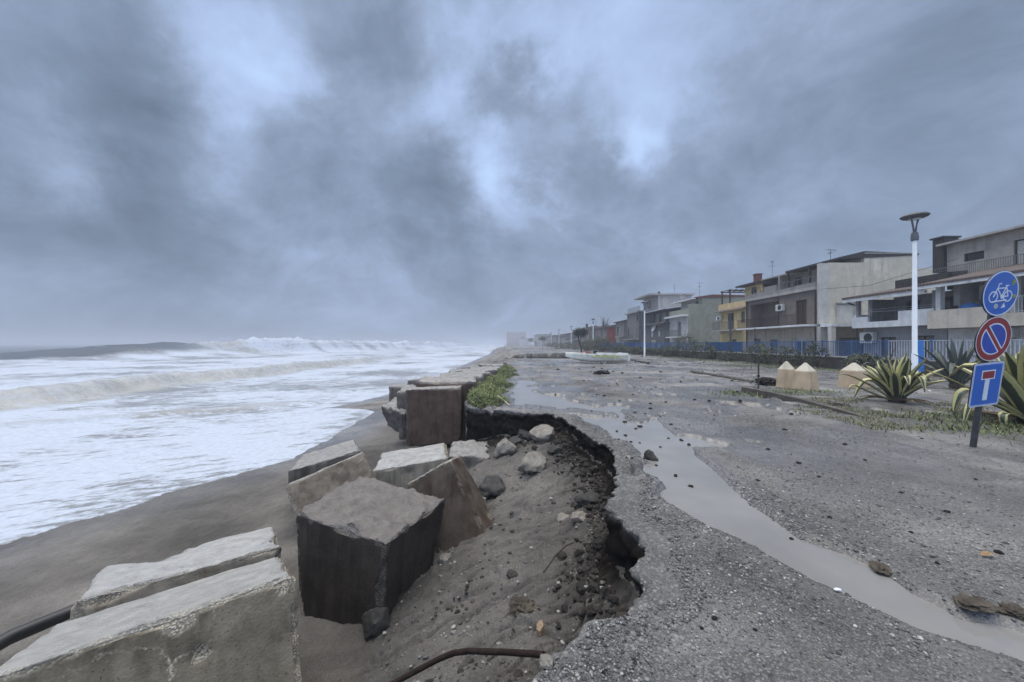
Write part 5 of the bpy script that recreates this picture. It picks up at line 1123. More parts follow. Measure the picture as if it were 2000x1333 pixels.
def simple_house(x, y0, y1, zt, label, col, zs=None, roofm=None, slope=True, nwin=3, seed=0, depth=9, side=None, name='house', cat='house', parts=True, floors=2, pal=None):
    r_ = random.Random(seed); o = empty(name, (x, (y0 + y1) / 2, GZ), label, cat)
    pm = plaster('render_%s' % '_'.join(str(int(c_ * 100)) for c_ in col), col, tuple(c_ * .35 for c_ in col), .4)
    hol = []
    fh = (zt - GZ) / floors; w_ = (y1 - y0) / nwin
    for f_ in range(floors):
        for i in range(nwin):
            if r_.random() < .82:
                yc = y0 + w_ * (i + .5) + r_.uniform(-.2, .2); ww_ = r_.choice((1.0, 1.2, .9)); dz = r_.random() < .5
                hol.append((yc - ww_ / 2, yc + ww_ / 2, GZ + fh * f_ + (.2 if dz else 1.0), GZ + fh * f_ + min(2.3, fh - .35), dz))
    mb = MB(); wall_x(mb, x, .3, y0, y1, GZ, zt, [h[:4] for h in hol]); mb.build('wall', pm, o)
    MB().box(x, x + depth, y0 - .02, y0 + .3 - .02, GZ, zt - .02).build('side_wall', side or pm, o)
    MB().box(x + .3, x + depth, y1 - .3, y1, GZ, zt - .02).build('side_wall', pm, o)
    for h in hol: window(o, x, *h[:4], r_.choice((whitej, brownw)), r_.choice((glass, shutl, shut, glass)), kind='door' if h[4] else 'window', bars=r_.choice((1, 2)))
    if slope: MB().prism([(x - .6, zt - .1), (x - .6, zt + .08), (x + depth / 2, zt + 1.1), (x + depth + .4, zt + .1), (x + depth + .4, zt - .08)], 'y', y0 - .3, y1 + .3).build('roof', roofm or tile, o)
    else: MB().box(x - .5, x + depth, y0 - .3, y1 + .3, zt + .002, zt + .25).build('roof', roofm or slab_g, o)
    if floors > 1 and r_.random() < .8:
        zb = GZ + fh; ya, yb = y0 + .6, y1 - .6 if r_.random() < .6 else (y0 + y1) / 2
        MB().box(x - 1.1, x, ya, yb, zb - .02, zb + .12).build('balcony', r_.choice((slab_w, slab_g)), o); rail_geo(MB(), x - 1.05, ya, yb, zb + .12, zb + 1.0, .16).build('railing', rail_g, o)
    if r_.random() < .6: MB().box(x + 2, x + 2.6, y0 + 1, y0 + 1.6, zt, zt + 1.7).build('chimney', dkroof, o)
    if r_.random() < .6: antenna(o, x + 3, (y0 + y1) / 2, zt + .6, 2.0, .8, r_.uniform(0, 3))
    return o
o = simple_house(24.0, 69.9, 77.5, 7.5, 'grey house with small white windows and potted plants along its roof terrace', (.17, .165, .165), slope=False, nwin=3, seed=4, floors=3)
rail_geo(MB(), 24.1, 70, 77.4, 7.76, 8.7, .2).build('terrace_railing', rail_g, o); simple_house(23.6, 78, 84.5, 6.3, 'plain grey house left of the one with the roof terrace', (.22, .215, .21), nwin=2, seed=6)
redp = plaster('red_render', (.27, .075, .06), (.1, .04, .035), .3)
simple_house(22.0, 86, 99, 5.4, 'grey fronted house with a brick red side wall', (.20, .18, .17), nwin=4, seed=8, side=redp)
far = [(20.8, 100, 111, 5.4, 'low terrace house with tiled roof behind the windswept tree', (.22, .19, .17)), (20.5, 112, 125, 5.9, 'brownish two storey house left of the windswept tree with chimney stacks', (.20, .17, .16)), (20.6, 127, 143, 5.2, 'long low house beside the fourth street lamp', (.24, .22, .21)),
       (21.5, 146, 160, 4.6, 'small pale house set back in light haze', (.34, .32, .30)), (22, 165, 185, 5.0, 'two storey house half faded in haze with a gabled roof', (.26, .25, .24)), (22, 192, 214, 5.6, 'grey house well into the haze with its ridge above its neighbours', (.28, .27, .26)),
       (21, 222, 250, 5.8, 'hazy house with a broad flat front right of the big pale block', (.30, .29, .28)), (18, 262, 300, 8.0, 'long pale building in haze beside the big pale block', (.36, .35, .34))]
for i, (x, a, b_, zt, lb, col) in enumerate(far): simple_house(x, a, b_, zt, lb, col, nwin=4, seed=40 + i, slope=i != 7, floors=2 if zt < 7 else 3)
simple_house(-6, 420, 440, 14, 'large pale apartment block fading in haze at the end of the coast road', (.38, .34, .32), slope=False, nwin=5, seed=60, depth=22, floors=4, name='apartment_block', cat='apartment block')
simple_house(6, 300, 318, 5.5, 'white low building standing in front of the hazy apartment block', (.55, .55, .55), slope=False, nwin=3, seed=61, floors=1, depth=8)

# ------------------------------------------------------------------ blue railing on its low dark wall
wallm = plaster('dark_wall_stone', (.085, .08, .075), (.03, .03, .03), .6); blue = paint('blue_railing_paint', (.045, .11, .25), .5, .25, 6); bluep = paint('blue_mesh_paint', (.04, .105, .25), .6, .3, 5); palep = paint('pale_railing_paint', (.36, .40, .46), .5, .2, 6)
XF = 19.2
w_ = empty('boundary_wall', (XF, 50, 0), 'low dark wall carrying the blue railing along the promenade', 'wall')
MB().box(XF - .15, XF + .15, 12, 84, -.5, .70).build('wall', wallm, w_); MB().box(XF - .2, XF + .2, 12, 84, .702, .77).build('coping', slab_g, w_)
fe = empty('railing', (XF, 50, .77), 'long blue bar railing on the low wall in front of the houses', 'railing')
def panel(mat_):
    mb = MB()
    for i in range(16): mb.box(-.012, .012, i * .125 + .05, i * .125 + .075, .06, .86)
    mb.box(-.02, .02, 0, 2.0, .86, .90); mb.box(-.02, .02, 0, 2.0, .04, .07); return mb.build('panel', mat_, fe)
pn, pw = panel(blue), panel(palep); po = MB().box(-.035, .035, -.035, .035, 0, .95).build('post', blue, fe)
i1 = i2 = i3 = 0
for i in range(35):
    y = 13 + 2 * i
    src = pw if y < 18 else pn; first = (i1 == 0) if src is pw else (i2 == 0)
    q = src if first else src.copy()
    if src is pw: i1 += 1
    else: i2 += 1
    q2 = po if i3 == 0 else po.copy(); i3 += 1
    for a_, yy_ in ((q, y), (q2, y)):
        if a_.name not in C.collection.objects: C.collection.objects.link(a_)
        a_.parent = fe; a_.location = (0, yy_ - 50, 0)
mb = MB()
for (a_, b2) in ((31.0, 37.0), (58, 76)): mb.box(.05, .058, a_ - 50, b2 - 50, .07, .87)
mb.build('mesh_panel', bluep, fe)
brd = MB().box(-.03, .03, -.09, .09, 0, 1.35).build('board', paint('bright_blue_board', (.02, .15, .45), .4, .1, 5), None, bevel=.02); brd.location = (17.5, 15.9, .3); brd.rotation_euler = (0, R(4), R(50)); tag(brd, 'upright bright blue board leaning right beside the nearest lamp post', 'board')
o = MB().tube([(0, 0, -.2), (0, 0, 4.1)], .07, 10).build('utility_pole', galv, None, True); o.location = (18.4, 31.3, 0); tag(o, 'thin grey pole standing in front of the yellow house', 'pole')
MB().box(-.09, .09, -.09, .09, 2.2, 2.45).build('junction_box', lgrey, o)
o = MB().tube([(0, 0, .6), (0, 0, 2.9)], .03, 8).tube([(0, 0, 2.2), (-.35, 0, .6)], .025, 6).tube([(0, 0, 2.2), (.35, 0, .6)], .025, 6).build('strut_post', steel_d, None, True); o.location = (20.0, 30.6, -.1); o.scale = (1, 1, 1.0); tag(o, 'dark braced post behind the blue railing in front of the long dark house', 'post')

# ------------------------------------------------------------------ vegetation
def leaf_mat(name, stops, rough=.6):
    m, t, b = new_mat(name); a = N(t, 'ShaderNodeAttribute', attribute_name='tone').outputs['Fac']
    setin(t, b.inputs['Base Color'], ramp(t, a, stops)); b.inputs['Roughness'].default_value = rough; return m
cover_m = leaf_mat('ground_cover_leaf', [(0, (.035, .050, .016)), (.45, (.095, .130, .035)), (.8, (.19, .22, .065)), (1, (.34, .31, .14))]); shrub_m = leaf_mat('shrub_leaf', [(0, (.010, .014, .010)), (.5, (.026, .036, .020)), (.85, (.055, .07, .032)), (1, (.10, .10, .05))]); dryg = leaf_mat('trampled_grass', [(0, (.030, .036, .015)), (.5, (.075, .088, .035)), (.85, (.15, .14, .065)), (1, (.27, .23, .13))])
def blades(name, base, length, width, lean, mat, seed=0, parent=None, tone=None):
    """bent grass or leaf blades: each a strip of two quads"""
    r_ = np.random.default_rng(seed); n_ = len(base); a = r_.uniform(0, 2 * np.pi, n_)
    d = np.stack([np.cos(a), np.sin(a), np.zeros(n_)], 1); e = np.stack([-np.sin(a), np.cos(a), np.zeros(n_)], 1); up = np.array([0, 0, 1.0])
    le = lean[:, None]; L = length[:, None]; W = width[:, None]
    p1 = base + L * .5 * (up * np.cos(le * .6) + d * np.sin(le * .6)); p2_ = p1 + L * .5 * (up * np.cos(le * 1.4) + d * np.sin(le * 1.4))
    V = np.stack([base - e * W * .5, base + e * W * .5, p1 + e * W * .5, p1 - e * W * .5, p2_ + e * W * .12, p2_ - e * W * .12], 1).reshape(-1, 3)
    Fq = (np.array([[0, 1, 2, 3], [3, 2, 4, 5]])[None] + (np.arange(n_) * 6)[:, None, None]).reshape(-1, 4)
    tn = r_.uniform(0, 1, n_) if tone is None else tone
    return np_mesh(name, V, Fq, mat, parent, True, {'tone': np.repeat(tn, 6)})
# creeping green mat behind the row of blocks
n = 26000; yb = 8.55 + 16.5 * rng.uniform(0, 1, n) ** 1.25; xl = -1.18 + (yb - 10.2) * .046; wdt = np.interp(yb, [8.5, 9.5, 12, 17, 22, 25], [.55, .95, 1.0, .95, .75, .35]) * (1 + .35 * fbm(yb * 1.3, yb * 0, 1.0, o=3))
u_ = rng.uniform(0, 1, n); xb = xl + u_ * wdt; zz = land(xb, yb); q = np.where(poly_sd(EDGE, xb, yb) > .03)[0]; xb, yb, u_, n = xb[q], yb[q], u_[q], len(q); zz = np.where(yb < 10.5, np.maximum(zz[q], -.03), zz[q])
ht = .20 * (1 - u_ ** 2) * (1 + .6 * fbm(xb * 4, yb * 4, 2.0, o=3)) * rng.uniform(.3, 1, n)
tn = np.clip(.35 + .35 * fbm(xb * 2.2, yb * 2.2, 4.0, o=3) + rng.normal(0, .22, n), 0, 1)
tag(blades('ground_cover', np.stack([xb, yb, zz + ht], 1), rng.uniform(.06, .16, n), rng.uniform(.008, .018, n), rng.uniform(.8, 2.3, n), cover_m, 1, None, tn), kind='stuff')
# roots and grass hanging from the far bank, tuft left of the upright block
n = 900; yb = rng.uniform(8.7, 9.4, n); xb = -3.05 + (yb - 8.7) * .9 + rng.normal(0, .10, n); zz = land(xb, yb)
tag(blades('grass_tuft', np.stack([xb, yb, zz + rng.uniform(0, .1, n)], 1), rng.uniform(.1, .26, n), rng.uniform(.006, .014, n), rng.uniform(.4, 1.6, n), dryg, 2), kind='stuff')
# thin grass among the agaves
n = 60000; xb = rng.uniform(6.2, 15.5, n); yb = rng.uniform(6.2, 12.5, n)
cl_ = fbm(xb * .9, yb * .9, 3.0, o=3) + .5 * np.exp(-((xb - 9.9) ** 2 + (yb - 9.2) ** 2) / 1.2) + .6 * np.exp(-(((xb - 10.2) * .5) ** 2 + (yb - 7.6) ** 2) / .6) - .3 * (yb > 10.2) - .35 * (xb < 8.2) - .22
q = np.where((cl_ > .12) & (rng.uniform(0, 1, n) < .8))[0]
tag(blades('grass', np.stack([xb[q], yb[q], land(xb[q], yb[q])], 1), rng.uniform(.03, .10, len(q)), rng.uniform(.005, .012, len(q)), rng.uniform(.7, 1.7, len(q)), dryg, 3), kind='stuff')
wx, wy = [], []
for cx, cy, sx_, sy_, nn in [(*G(1445, 770), .5, .35, 500), (*G(1565, 768), .7, .3, 500), (*G(1500, 745), .5, .5, 300), (*G(1462, 718), 1.2, 1.5, 700), (17.6, 20, .5, 2.5, 1200), (17.4, 27, .6, 4, 1800), (17.2, 37, .7, 5, 1800), (*G(1880, 815), 1.0, .35, 900), (*G(1960, 840), .9, .3, 900)]:
    wx += list(cx + rng.normal(0, sx_, nn)); wy += list(cy + rng.normal(0, sy_, nn))
wx, wy = np.array(wx), np.array(wy); n = len(wx)
tag(blades('weeds', np.stack([wx, wy, land(wx, wy)], 1), rng.uniform(.04, .16, n), rng.uniform(.008, .02, n), rng.uniform(.4, 1.7, n), cover_m, 12, None, np.clip(rng.normal(.3, .2, n), 0, 1)), kind='stuff')
# shrubs against the wall
stem_m = paint('shrub_stem', (.05, .04, .03), .8, .3, 10)
def shrub(x, y, rx, ry, h, nl, label, seed, mat=shrub_m, leaf=.12, name='shrub'):
    r_ = np.random.default_rng(seed); z0 = zat(x, y); o = empty(name, (x, y, z0), label, name, 'shrubs along the railing wall' if name == 'shrub' else None)
    p = r_.normal(size=(nl, 3)); p /= np.linalg.norm(p, axis=1, keepdims=True); p *= r_.uniform(.35, 1, nl)[:, None] ** .5
    p = p * np.array([rx, ry, h * .55]) + np.array([0, 0, h * .5]); p[:, 2] = np.abs(p[:, 2])
    k_ = fbm(p[:, 0] * 1.6 + seed, p[:, 1] * 1.6, p[:, 2] * 1.6, 3); q = k_ > -.25; p = p[q] * (1 + .18 * k_[q])[:, None]
    tn = np.clip(.45 + .5 * k_[q] + r_.normal(0, .18, len(p)), 0, 1)
    blades('foliage', p, r_.uniform(.6, 1.4, len(p)) * leaf, r_.uniform(.3, .5, len(p)) * leaf, r_.uniform(.2, 2.2, len(p)), mat, seed, o, tn)
    mb = MB()
    for i in range(5): a = r_.uniform(0, 6.28); mb.tube([(0, 0, -.05), (math.cos(a) * rx * .25, math.sin(a) * ry * .25, h * .35), (math.cos(a) * rx * .5, math.sin(a) * ry * .5, h * .7)], [.03, .02, .008], 5)
    mb.build('stem', stem_m, o); return o
sh = [(18.2, 19.2, .8, .9, .9, 'low dark shrub right of the nearest lamp post'), (18.3, 22.3, .6, .6, 1.5, 'upright dark shrub against the wall behind the right bollard'), (18.1, 25.2, .9, 1.5, 1.2, 'rounded green shrub on the wall behind the two left bollards'), (18.3, 28.0, .8, 1.2, 1.5, 'spiky tall shrub beside the braced post'), (18.2, 31.5, .9, 1.3, .9, 'low shrub at the foot of the thin grey pole'), (18.3, 35.5, .9, 1.6, 1.5, 'dense shrub left of the thin grey pole'),
      (18.5, 39.5, 1.2, 1.8, 2.4, 'tall dark bush in front of the green grey house'), (18.2, 43.5, 1.1, 1.8, 1.4, 'dark shrub between the green grey house and the second lamp'), (18.2, 49.0, 1.0, 2.2, 1.0, 'low shrub right behind the second lamp'), (18.0, 54, 1.0, 2.5, 1.1, 'low shrub left of the second lamp'), (17.6, 60, 1.2, 3, 1.4, 'dark shrub at the left end of the blue railing'), (16.5, 68, 2.0, 3, 2.6, 'olive green bush above the stern of the boat'), (15.6, 75, 2.0, 3, 2.2, 'dark bush right of the third lamp')]
for i, (x, y, rx, ry, h, lb) in enumerate(sh): shrub(x, y, rx, ry, h, int(900 + 900 * rx * ry), lb, 200 + i, leaf=.13 + .02 * (y > 40))
for i in range(6): shrub(15.5 + i * .4, 92 + i * 17, 2.2, 5, 1.8, 1200, ['dark hedge bush beyond the third lamp', 'bush left of the third lamp in front of the red house', 'bush near the fourth street lamp', 'hazy bush beyond the fourth street lamp', 'hazy bush below the gabled house', 'faint farthest bush along the promenade'][i], 230 + i, leaf=.22)
# agaves
agm, t, b = new_mat('agave_leaf'); A = lambda n: N(t, 'ShaderNodeAttribute', attribute_name=n).outputs['Fac']
v = coords(t); ac_ = math_(t, 'ABSOLUTE', math_(t, 'ADD', A('across'), math_(t, 'MULTIPLY', math_(t, 'SUBTRACT', noise(t, v, 7, 3).outputs[0], .5), .25)))
cg = mixc(t, noise(t, v, 9, 4).outputs[0], (.020, .032, .026), (.050, .070, .050)); cy = mixc(t, noise(t, v, 5, 4).outputs[0], (.30, .30, .10), (.56, .54, .28))
c_ = mixc(t, ramp(t, ac_, [(.44, 0.0), (.52, 1.0)]), cg, cy); c_ = mixc(t, ramp(t, ac_, [(.93, 0.0), (.97, 1.0)]), c_, (.12, .09, .04)); c_ = mixc(t, ramp(t, A('along'), [(.0, .55), (.18, 0.0), (.94, 0.0), (.98, 1.0)]), c_, (.05, .04, .025))
setin(t, b.inputs['Base Color'], c_); b.inputs['Roughness'].default_value = .42
agd, t, b = new_mat('plain_agave_leaf'); v = coords(t); setin(t, b.inputs['Base Color'], mixc(t, noise(t, v, 6, 4).outputs[0], (.022, .032, .030), (.06, .08, .065))); b.inputs['Roughness'].default_value = .5
def leaf(parent, az, L, W, e0, curl, mat, seed, droop_at=.55, kink=0.0, r0=.08):
    """one fleshy strap leaf: rises at e0, curls by 'curl' and may snap over at droop_at by 'kink'"""
    n_, m_ = 18, 7; p = np.array([r0 * math.cos(az), r0 * math.sin(az), .05]); e = e0; V, ac2, al = [], [], []
    side = np.array([-math.sin(az), math.cos(az), 0]); hd = np.array([math.cos(az), math.sin(az), 0]); r_ = random.Random(seed); tw = r_.uniform(-.25, .25)
    for i in range(n_):
        s = i / (n_ - 1); wd = W * (.62 + .85 * s - .55 * s * s) * (1 - s ** 5) * (1.0 if s > .04 else .9)
        fwd = hd * math.cos(e) + np.array([0, 0, math.sin(e)]); nr = np.cross(side, fwd); nr = -nr if nr[2] < 0 and e < 1.57 else nr
        sd2 = side * math.cos(tw * s) + nr * math.sin(tw * s)
        gut = .34 * (1 - .5 * s)
        for j in range(m_):
            a = -1 + 2 * j / (m_ - 1); V.append(p + sd2 * a * wd / 2 + nr * (abs(a) ** 1.4) * wd * gut); ac2.append(a); al.append(s)
        st = L / (n_ - 1); k_ = kink * math.exp(-((s - droop_at) / .07) ** 2) / .125 / (n_ - 1)
        e -= curl / (n_ - 1) + k_; p = p + fwd * st
    f_ = grid_faces(n_, m_); o = np_mesh('leaf', np.array(V), f_, mat, parent, True, {'across': ac2, 'along': al})
    md = o.modifiers.new('thickness', 'SOLIDIFY'); md.thickness = .012; md.offset = 0; return o
deadl = paint('withered_agave_leaf', (.16, .12, .08), .8, .4, 12)
def agave(x, y, label, seed, n_, L, W, mat, spread=1.0, extra=()):
    r_ = random.Random(seed); o = empty('agave', (x, y, zat(x, y) - .02), label, 'agave')
    for i in range(n_):
        s = i / (n_ - 1); az = i * 2.39996 + r_.uniform(-.2, .2); e0 = R(88 - 40 * s * spread + r_.uniform(-5, 5))
        big_ = r_.random()
        leaf(o, az, L * (.80 + .25 * r_.random()), W * (.85 + .3 * r_.random()), e0, R(6 + 22 * s + 14 * r_.random()), mat, seed * 100 + i, .5 + .25 * r_.random(), R(95) if (s > .5 and big_ < .38) else 0.0)
    for e_ in extra: leaf(o, *e_)
    for i in range(6 if mat is agm else 0):
        leaf(o, r_.uniform(0, 6.28), L * r_.uniform(.35, .6), W * .5, R(r_.uniform(5, 22)), R(r_.uniform(20, 45)), deadl, seed * 100 + 60 + i)
    MB().lathe([(0, 0), (.16, 0), (.19, .12), (.12, .3), (0, .34)], 12).build('stem', stem_m, o, True)
    return o
xa, ya = G(1752, 786)
agave(xa, ya, 'striped yellow and green agave standing in front of the nearest lamp post', 5, 24, 1.2, .25, agm, .82, [(R(-97), 1.25, .19, R(62), R(15), agm, 901, .62, R(125), .1), (R(-118), 1.1, .18, R(66), R(15), agm, 902, .68, R(120), .1), (R(182), 1.35, .14, R(16), R(-15), agm, 903, .82, R(110), .1), (R(-82), 1.05, .18, R(70), R(12), agm, 904, .72, R(110), .1), (R(160), 1.4, .13, R(44), R(25), agm, 905, .8, R(40), .1)])
agave(9.75, 6.95, 'larger striped agave partly cut off by the right edge behind the road signs', 9, 24, 1.75, .32, agm, .95, [(R(-95), 1.5, .26, R(66), R(10), agm, 911, .55, R(140), .12), (R(178), 1.6, .16, R(38), R(40), agm, 912, .6, R(80), .12), (R(195), 1.3, .15, R(24), R(20), agm, 913, .6, R(120), .1), (R(150), 1.7, .10, R(48), R(25), agm, 914, .9, 0, .12)])
agave(14.6, 12.2, 'plain dark green agave behind the no parking sign', 13, 22, 1.6, .16, agd, .85)
agave(17.6, 17.6, 'small dark agave at the wall foot right of the nearest lamp post', 14, 14, 1.3, .13, agd, .9)
dead = MB()
for i in range(14):
    a = rng.uniform(2.2, 5.6); L = rng.uniform(.35, .75); dead.tube([(9.75 + .15 * math.cos(a), 6.9 + .15 * math.sin(a), .16), (9.75 + L * .6 * math.cos(a), 6.9 + L * .6 * math.sin(a), .10), (9.75 + L * math.cos(a), 6.9 + L * math.sin(a), .02)], [.028, .02, .006], 5)
tag(dead.build('dead_leaves', paint('dead_agave_leaf', (.17, .13, .09), .8, .4, 12), None, True), 'brown dead leaves lying around the base of the large cut off agave', 'dead leaves', None, 'stuff')
# windswept tree and the bare one
x, y = 11.3, 61.0; tr = empty('tree', (x, y, 0), 'small dark windswept tree leaning left behind the boat', 'tree')
MB().tube([(.15, 0, -.2), (.05, 0, .9), (-.30, .05, 2.0), (-.45, 0, 2.7), (-.2, 0, 3.1)], [.16, .13, .11, .10, .06], 8).tube([(-.4, 0, 2.6), (-.75, .1, 3.0)], [.07, .03], 6).tube([(-.25, 0, 3.0), (.5, .1, 3.35)], [.05, .03], 6).build('trunk', stem_m, tr, True)
r_ = np.random.default_rng(4); ctrs = np.array([(-.75, 0, 3.1), (-.2, .2, 3.4), (.35, -.2, 3.55), (.85, .1, 3.3), (.3, .3, 3.0), (-.5, -.3, 3.45)]); p = ctrs[r_.integers(0, 6, 2600)] + r_.normal(0, .26, (2600, 3))
blades('crown', p, r_.uniform(.10, .28, 2600), r_.uniform(.04, .08, 2600), r_.uniform(.2, 2.0, 2600), shrub_m, 8, tr, np.clip(r_.normal(.35, .2, 2600), 0, 1))
tr = empty('tree', (23.2, 93, 0), 'bare leafless tree above the roof of the red sided house', 'tree'); mb = MB(); mb.tube([(0, 0, -.3), (0, 0, 4.5)], [.2, .14], 7)
tw_ = MB()
for i in range(26):
    a = rng.uniform(0, 6.28); s = rng.uniform(.5, 1.9); z1 = rng.uniform(6.3, 8.6); tw_.tube([(0, 0, 4.4), (math.cos(a) * s * .5, math.sin(a) * s * .5, 4.4 + (z1 - 4.4) * .55), (math.cos(a) * s, math.sin(a) * s, z1)], [.07, .045, .02], 5)
mb.build('trunk', stem_m, tr, True); tw_.build('crown', stem_m, tr, True)
for i, (x, y, h) in enumerate([(14, 170, 4.5), (12, 235, 4.5)]):
    tr = empty('tree', (x, y, 0), ['small round tree in the haze between the far lamps', 'faintest small tree in the haze near the white low building'][i], 'tree'); MB().tube([(0, 0, -.2), (.1, 0, h * .7)], [.14, .08], 6).build('trunk', stem_m, tr, True)
    p = r_.normal(0, 1, (600, 3)) * np.array([.9, .9, .55]) + np.array([0, 0, h * .85]); blades('crown', p, r_.uniform(.3, .6, 600), r_.uniform(.12, .2, 600), r_.uniform(.2, 2, 600), shrub_m, 9 + i, tr)

# ------------------------------------------------------------------ stranded boat
hullw = paint('boat_white', (.80, .80, .74), .45, .12, 2.5, 0, 0, (.34, .33, .18), .55); hully = paint('boat_yellow_stain', (.42, .42, .14), .5, .25, 4, 0, 0, (.6, .6, .5), .6); boatin = paint('boat_inside', (.10, .10, .10), .7, .3, 4); tarp = paint('dark_tarpaulin', (.022, .020, .021), .7, .3, 6)
bo = empty('rowing_boat', (6.85, 29.6, .02), 'stranded white fibreglass boat with yellow streaks lying on the gravel', 'boat', None, R(4))
LB, nS, nC = 4.75, 34, 11
def hull_pt(s, q, off):
    """s 0 stern .. 1 bow (bow points to -X), q -1..1 around the section"""
    beam = .86 * (1 - max(0, (s - .35) / .65) ** 2.4) * (1 - .10 * (1 - s)) + .015; sheer = .66 + .10 * s ** 2 + .04 * s; keel = .05 + .42 * max(0, (s - .55) / .45) ** 2.0
    a = abs(q); yv = beam * (a / .5 * .84 if a < .5 else .84 + .16 * (a - .5) / .5); zv = keel + (sheer - keel) * (.14 * (a / .5) ** 1.3 if a < .5 else .14 + .86 * (a - .5) / .5)
    x_ = 2.15 - LB * s + .22 * max(0, s - .85) * -(zv)
    return (x_, math.copysign(max(yv - off, .002), q), zv + off * (1 - a) * 1.0)
V = [hull_pt(i / (nS - 1), -1 + 2 * j / (nC - 1), 0) for i in range(nS) for j in range(nC)]; V2 = [hull_pt(i / (nS - 1), -1 + 2 * j / (nC - 1), .05) for i in range(nS) for j in range(nC)]
fo_, fi_ = grid_faces(nS, nC), grid_faces(nS, nC)[:, ::-1] + nS * nC; rimf = []
for j in (0, nC - 1):
    for i in range(nS - 1): rimf.append((i * nC + j, (i + 1) * nC + j, (i + 1) * nC + j + nS * nC, i * nC + j + nS * nC))
np_mesh('hull', np.array(V + V2), np.concatenate([fo_, fi_, np.array(rimf)]), hullw, bo, True)
for sd_ in (-1, 1):       # the stern is open between two box ends
    MB().add([(2.15, sd_ * .40, .06), (2.15, sd_ * .74, .12), (2.15, sd_ * .80, .68), (2.15, sd_ * .34, .68), (2.32, sd_ * .44, .10), (2.32, sd_ * .70, .14), (2.36, sd_ * .76, .60), (2.36, sd_ * .38, .60)],
             [(0, 1, 2, 3), (7, 6, 5, 4), (0, 4, 5, 1), (1, 5, 6, 2), (2, 6, 7, 3), (3, 7, 4, 0)]).build('stern_box', hullw, bo, bevel=.03)
MB().box(2.09, 2.14, -.40, .40, .08, .40).build('transom', hullw, bo)
def gun(s0, s1, sd_, dz, wd, hh2, mat, name):
    mb = MB(); n_ = 12; rows = []
    for i in range(n_):
        s = s0 + (s1 - s0) * i / (n_ - 1); p = hull_pt(s, sd_, 0); rows.append([(p[0], p[1] + sd_ * .03, p[2] + dz), (p[0], p[1] + sd_ * .03, p[2] + dz + hh2), (p[0], p[1] - sd_ * wd, p[2] + dz + hh2), (p[0], p[1] - sd_ * wd, p[2] + dz)])
    vs = [q for r in rows for q in r]; fs = [(i * 4 + k_, i * 4 + (k_ + 1) % 4, i * 4 + 4 + (k_ + 1) % 4, i * 4 + 4 + k_) for i in range(n_ - 1) for k_ in range(4)] + [(0, 1, 2, 3), ((n_ - 1) * 4 + 3, (n_ - 1) * 4 + 2, (n_ - 1) * 4 + 1, (n_ - 1) * 4)]
    return mb.add(vs, fs).build(name, mat, bo)
gun(0, .52, -1, -.10, .26, .20, hullw, 'side_bench'); gun(0, .52, 1, -.10, .26, .20, hullw, 'side_bench'); gun(.545, 1, -1, -.13, .12, .11, hullw, 'gunwale'); gun(.55, 1, 1, -.05, .12, .08, hullw, 'gunwale')
gun(.12, .60, -1, -.25, -.012, .11, hully, 'rubbing_strake')
mb = MB(); n_ = 10
fd = [hull_pt(.80 + .2 * i / (n_ - 1), sd2, .02) for i in range(n_) for sd2 in (-1, 1)]; fd = [(p[0], p[1], p[2] - .02) for p in fd]
mb.add(fd + [(p[0], p[1], p[2] - .05) for p in fd], [(2 * i, 2 * i + 1, 2 * i + 3, 2 * i + 2) for i in range(n_ - 1)] + [(2 * i + 2 * n_, 2 * i + 2 + 2 * n_, 2 * i + 3 + 2 * n_, 2 * i + 1 + 2 * n_) for i in range(n_ - 1)] + [(0, 1, 1 + 2 * n_, 2 * n_)]).build('foredeck', hullw, bo)
MB().box(-.2, .15, -.7, .7, .42, .47).build('thwart', hullw, bo)
mb = MB(); mb.box(-.75, 1.25, -.55, .5, .36, .60).add([(-.95, -.5, .72), (1.45, -.45, .84), (1.35, .45, .86), (-.85, .5, .76), (-.95, -.5, .66), (1.45, -.45, .76), (1.35, .45, .78), (-.85, .5, .70)], [(0, 1, 2, 3), (7, 6, 5, 4), (0, 4, 5, 1), (1, 5, 6, 2), (2, 6, 7, 3), (3, 7, 4, 0)]).box(-.3, -.15, -.3, .3, .6, .92)
o = mb.build('debris_pile', tarp); o.location = (6.85, 29.6, .02); o.rotation_euler = (0, 0, R(4)); tag(o, 'dark wet boards and sacking heaped inside the stranded white boat', 'debris')
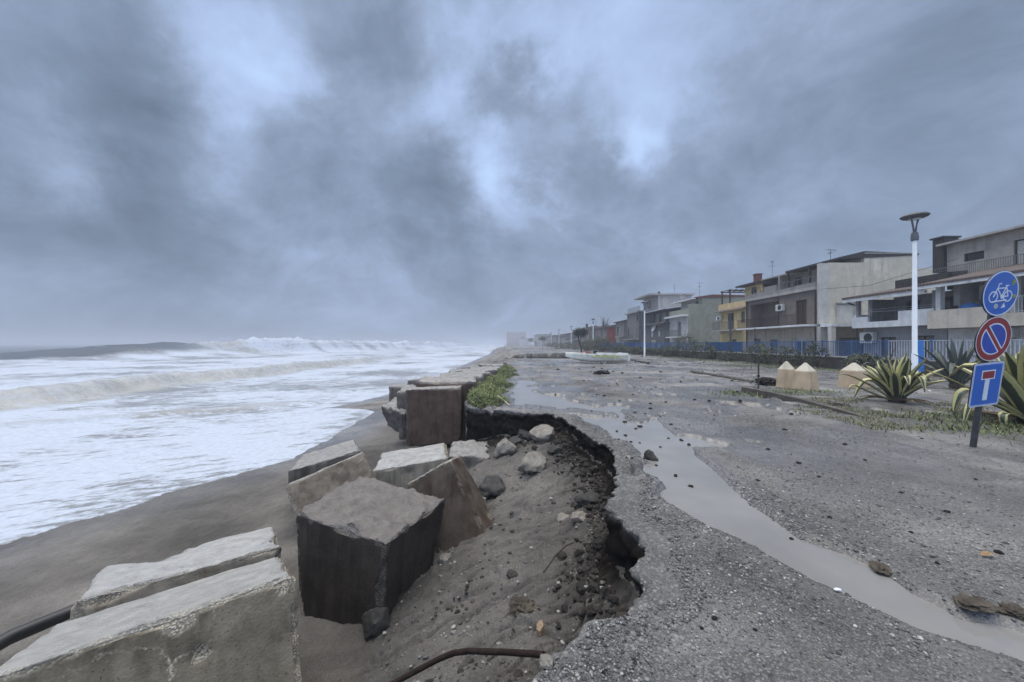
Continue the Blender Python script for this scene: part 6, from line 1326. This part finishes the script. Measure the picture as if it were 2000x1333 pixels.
bo2 = empty('rowing_boat', (8.6, 43, .0), 'small red and white upturned hull behind the stranded boat', 'boat', None, R(12))
mb = MB(); n1, n2 = 12, 9; vs = []
for i in range(n1):
    s = i / (n1 - 1); w2 = .75 * math.sin(math.pi * min(1, .12 + s * .86)) ** .6; h2 = 1.0 * (.55 + .45 * math.sin(math.pi * s))
    for j in range(n2): a = math.pi * j / (n2 - 1); vs.append((-1.6 + 3.2 * s, math.cos(a) * w2, math.sin(a) * h2))
mb.add(vs, [tuple(int(q) for q in f) for f in grid_faces(n1, n2)] + [tuple(range(n2)), tuple(range((n1 - 1) * n2, n1 * n2))]); mb.build('hull', paint('red_hull', (.16, .025, .03), .5, .3, 3), bo2, True); bo2.scale = (.62, .62, .62)
MB().box(-.35, .4, -.98, -.70, .12, .62).build('white_panel', hullw, bo2)
# white litter and broken foam scraps on the gravel
lit = paint('white_scrap', (.6, .6, .6), .6, .1, 9)
for i, (px, py) in enumerate([(1077, 716), (1243, 726), (1635, 1162), (1205, 745), (1815, 765)]):
    p, f_ = rock_geo(300 + i, 2, 8, .1); x, y = G(px, py); o = np_mesh('scrap', p * np.array([.055, .04, .02]) * (.35 + .045 * y), f_, lit, None, True); o.location = (x, y, zat(x, y) + .012); tag(o, ['white scrap left of the stranded boat bow', 'white scrap on gravel right of the long dark clod', 'flat white chip between the rain stream and the pit', 'tiny white scrap near the rain puddle', 'crumpled white scrap behind the striped agave'][i], 'litter')
for i, (px, py, w2, h2) in enumerate([(1100, 700, 20, 9)]): pass
# ------------------------------------------------------------------ sea air
mb = MB().box(-1500, 900, -40, 2600, -20, 14)
m = bpy.data.materials.new('sea_haze'); m.use_nodes = True; t = m.node_tree; t.nodes.clear()
pv_ = t.nodes.new('ShaderNodeVolumePrincipled'); pv_.inputs['Density'].default_value = .0016; pv_.inputs['Color'].default_value = (.60, .65, .74, 1); pv_.inputs['Anisotropy'].default_value = .1
oo = t.nodes.new('ShaderNodeOutputMaterial'); t.links.new(pv_.outputs[0], oo.inputs['Volume'])
tag(mb.build('haze', m), kind='stuff')
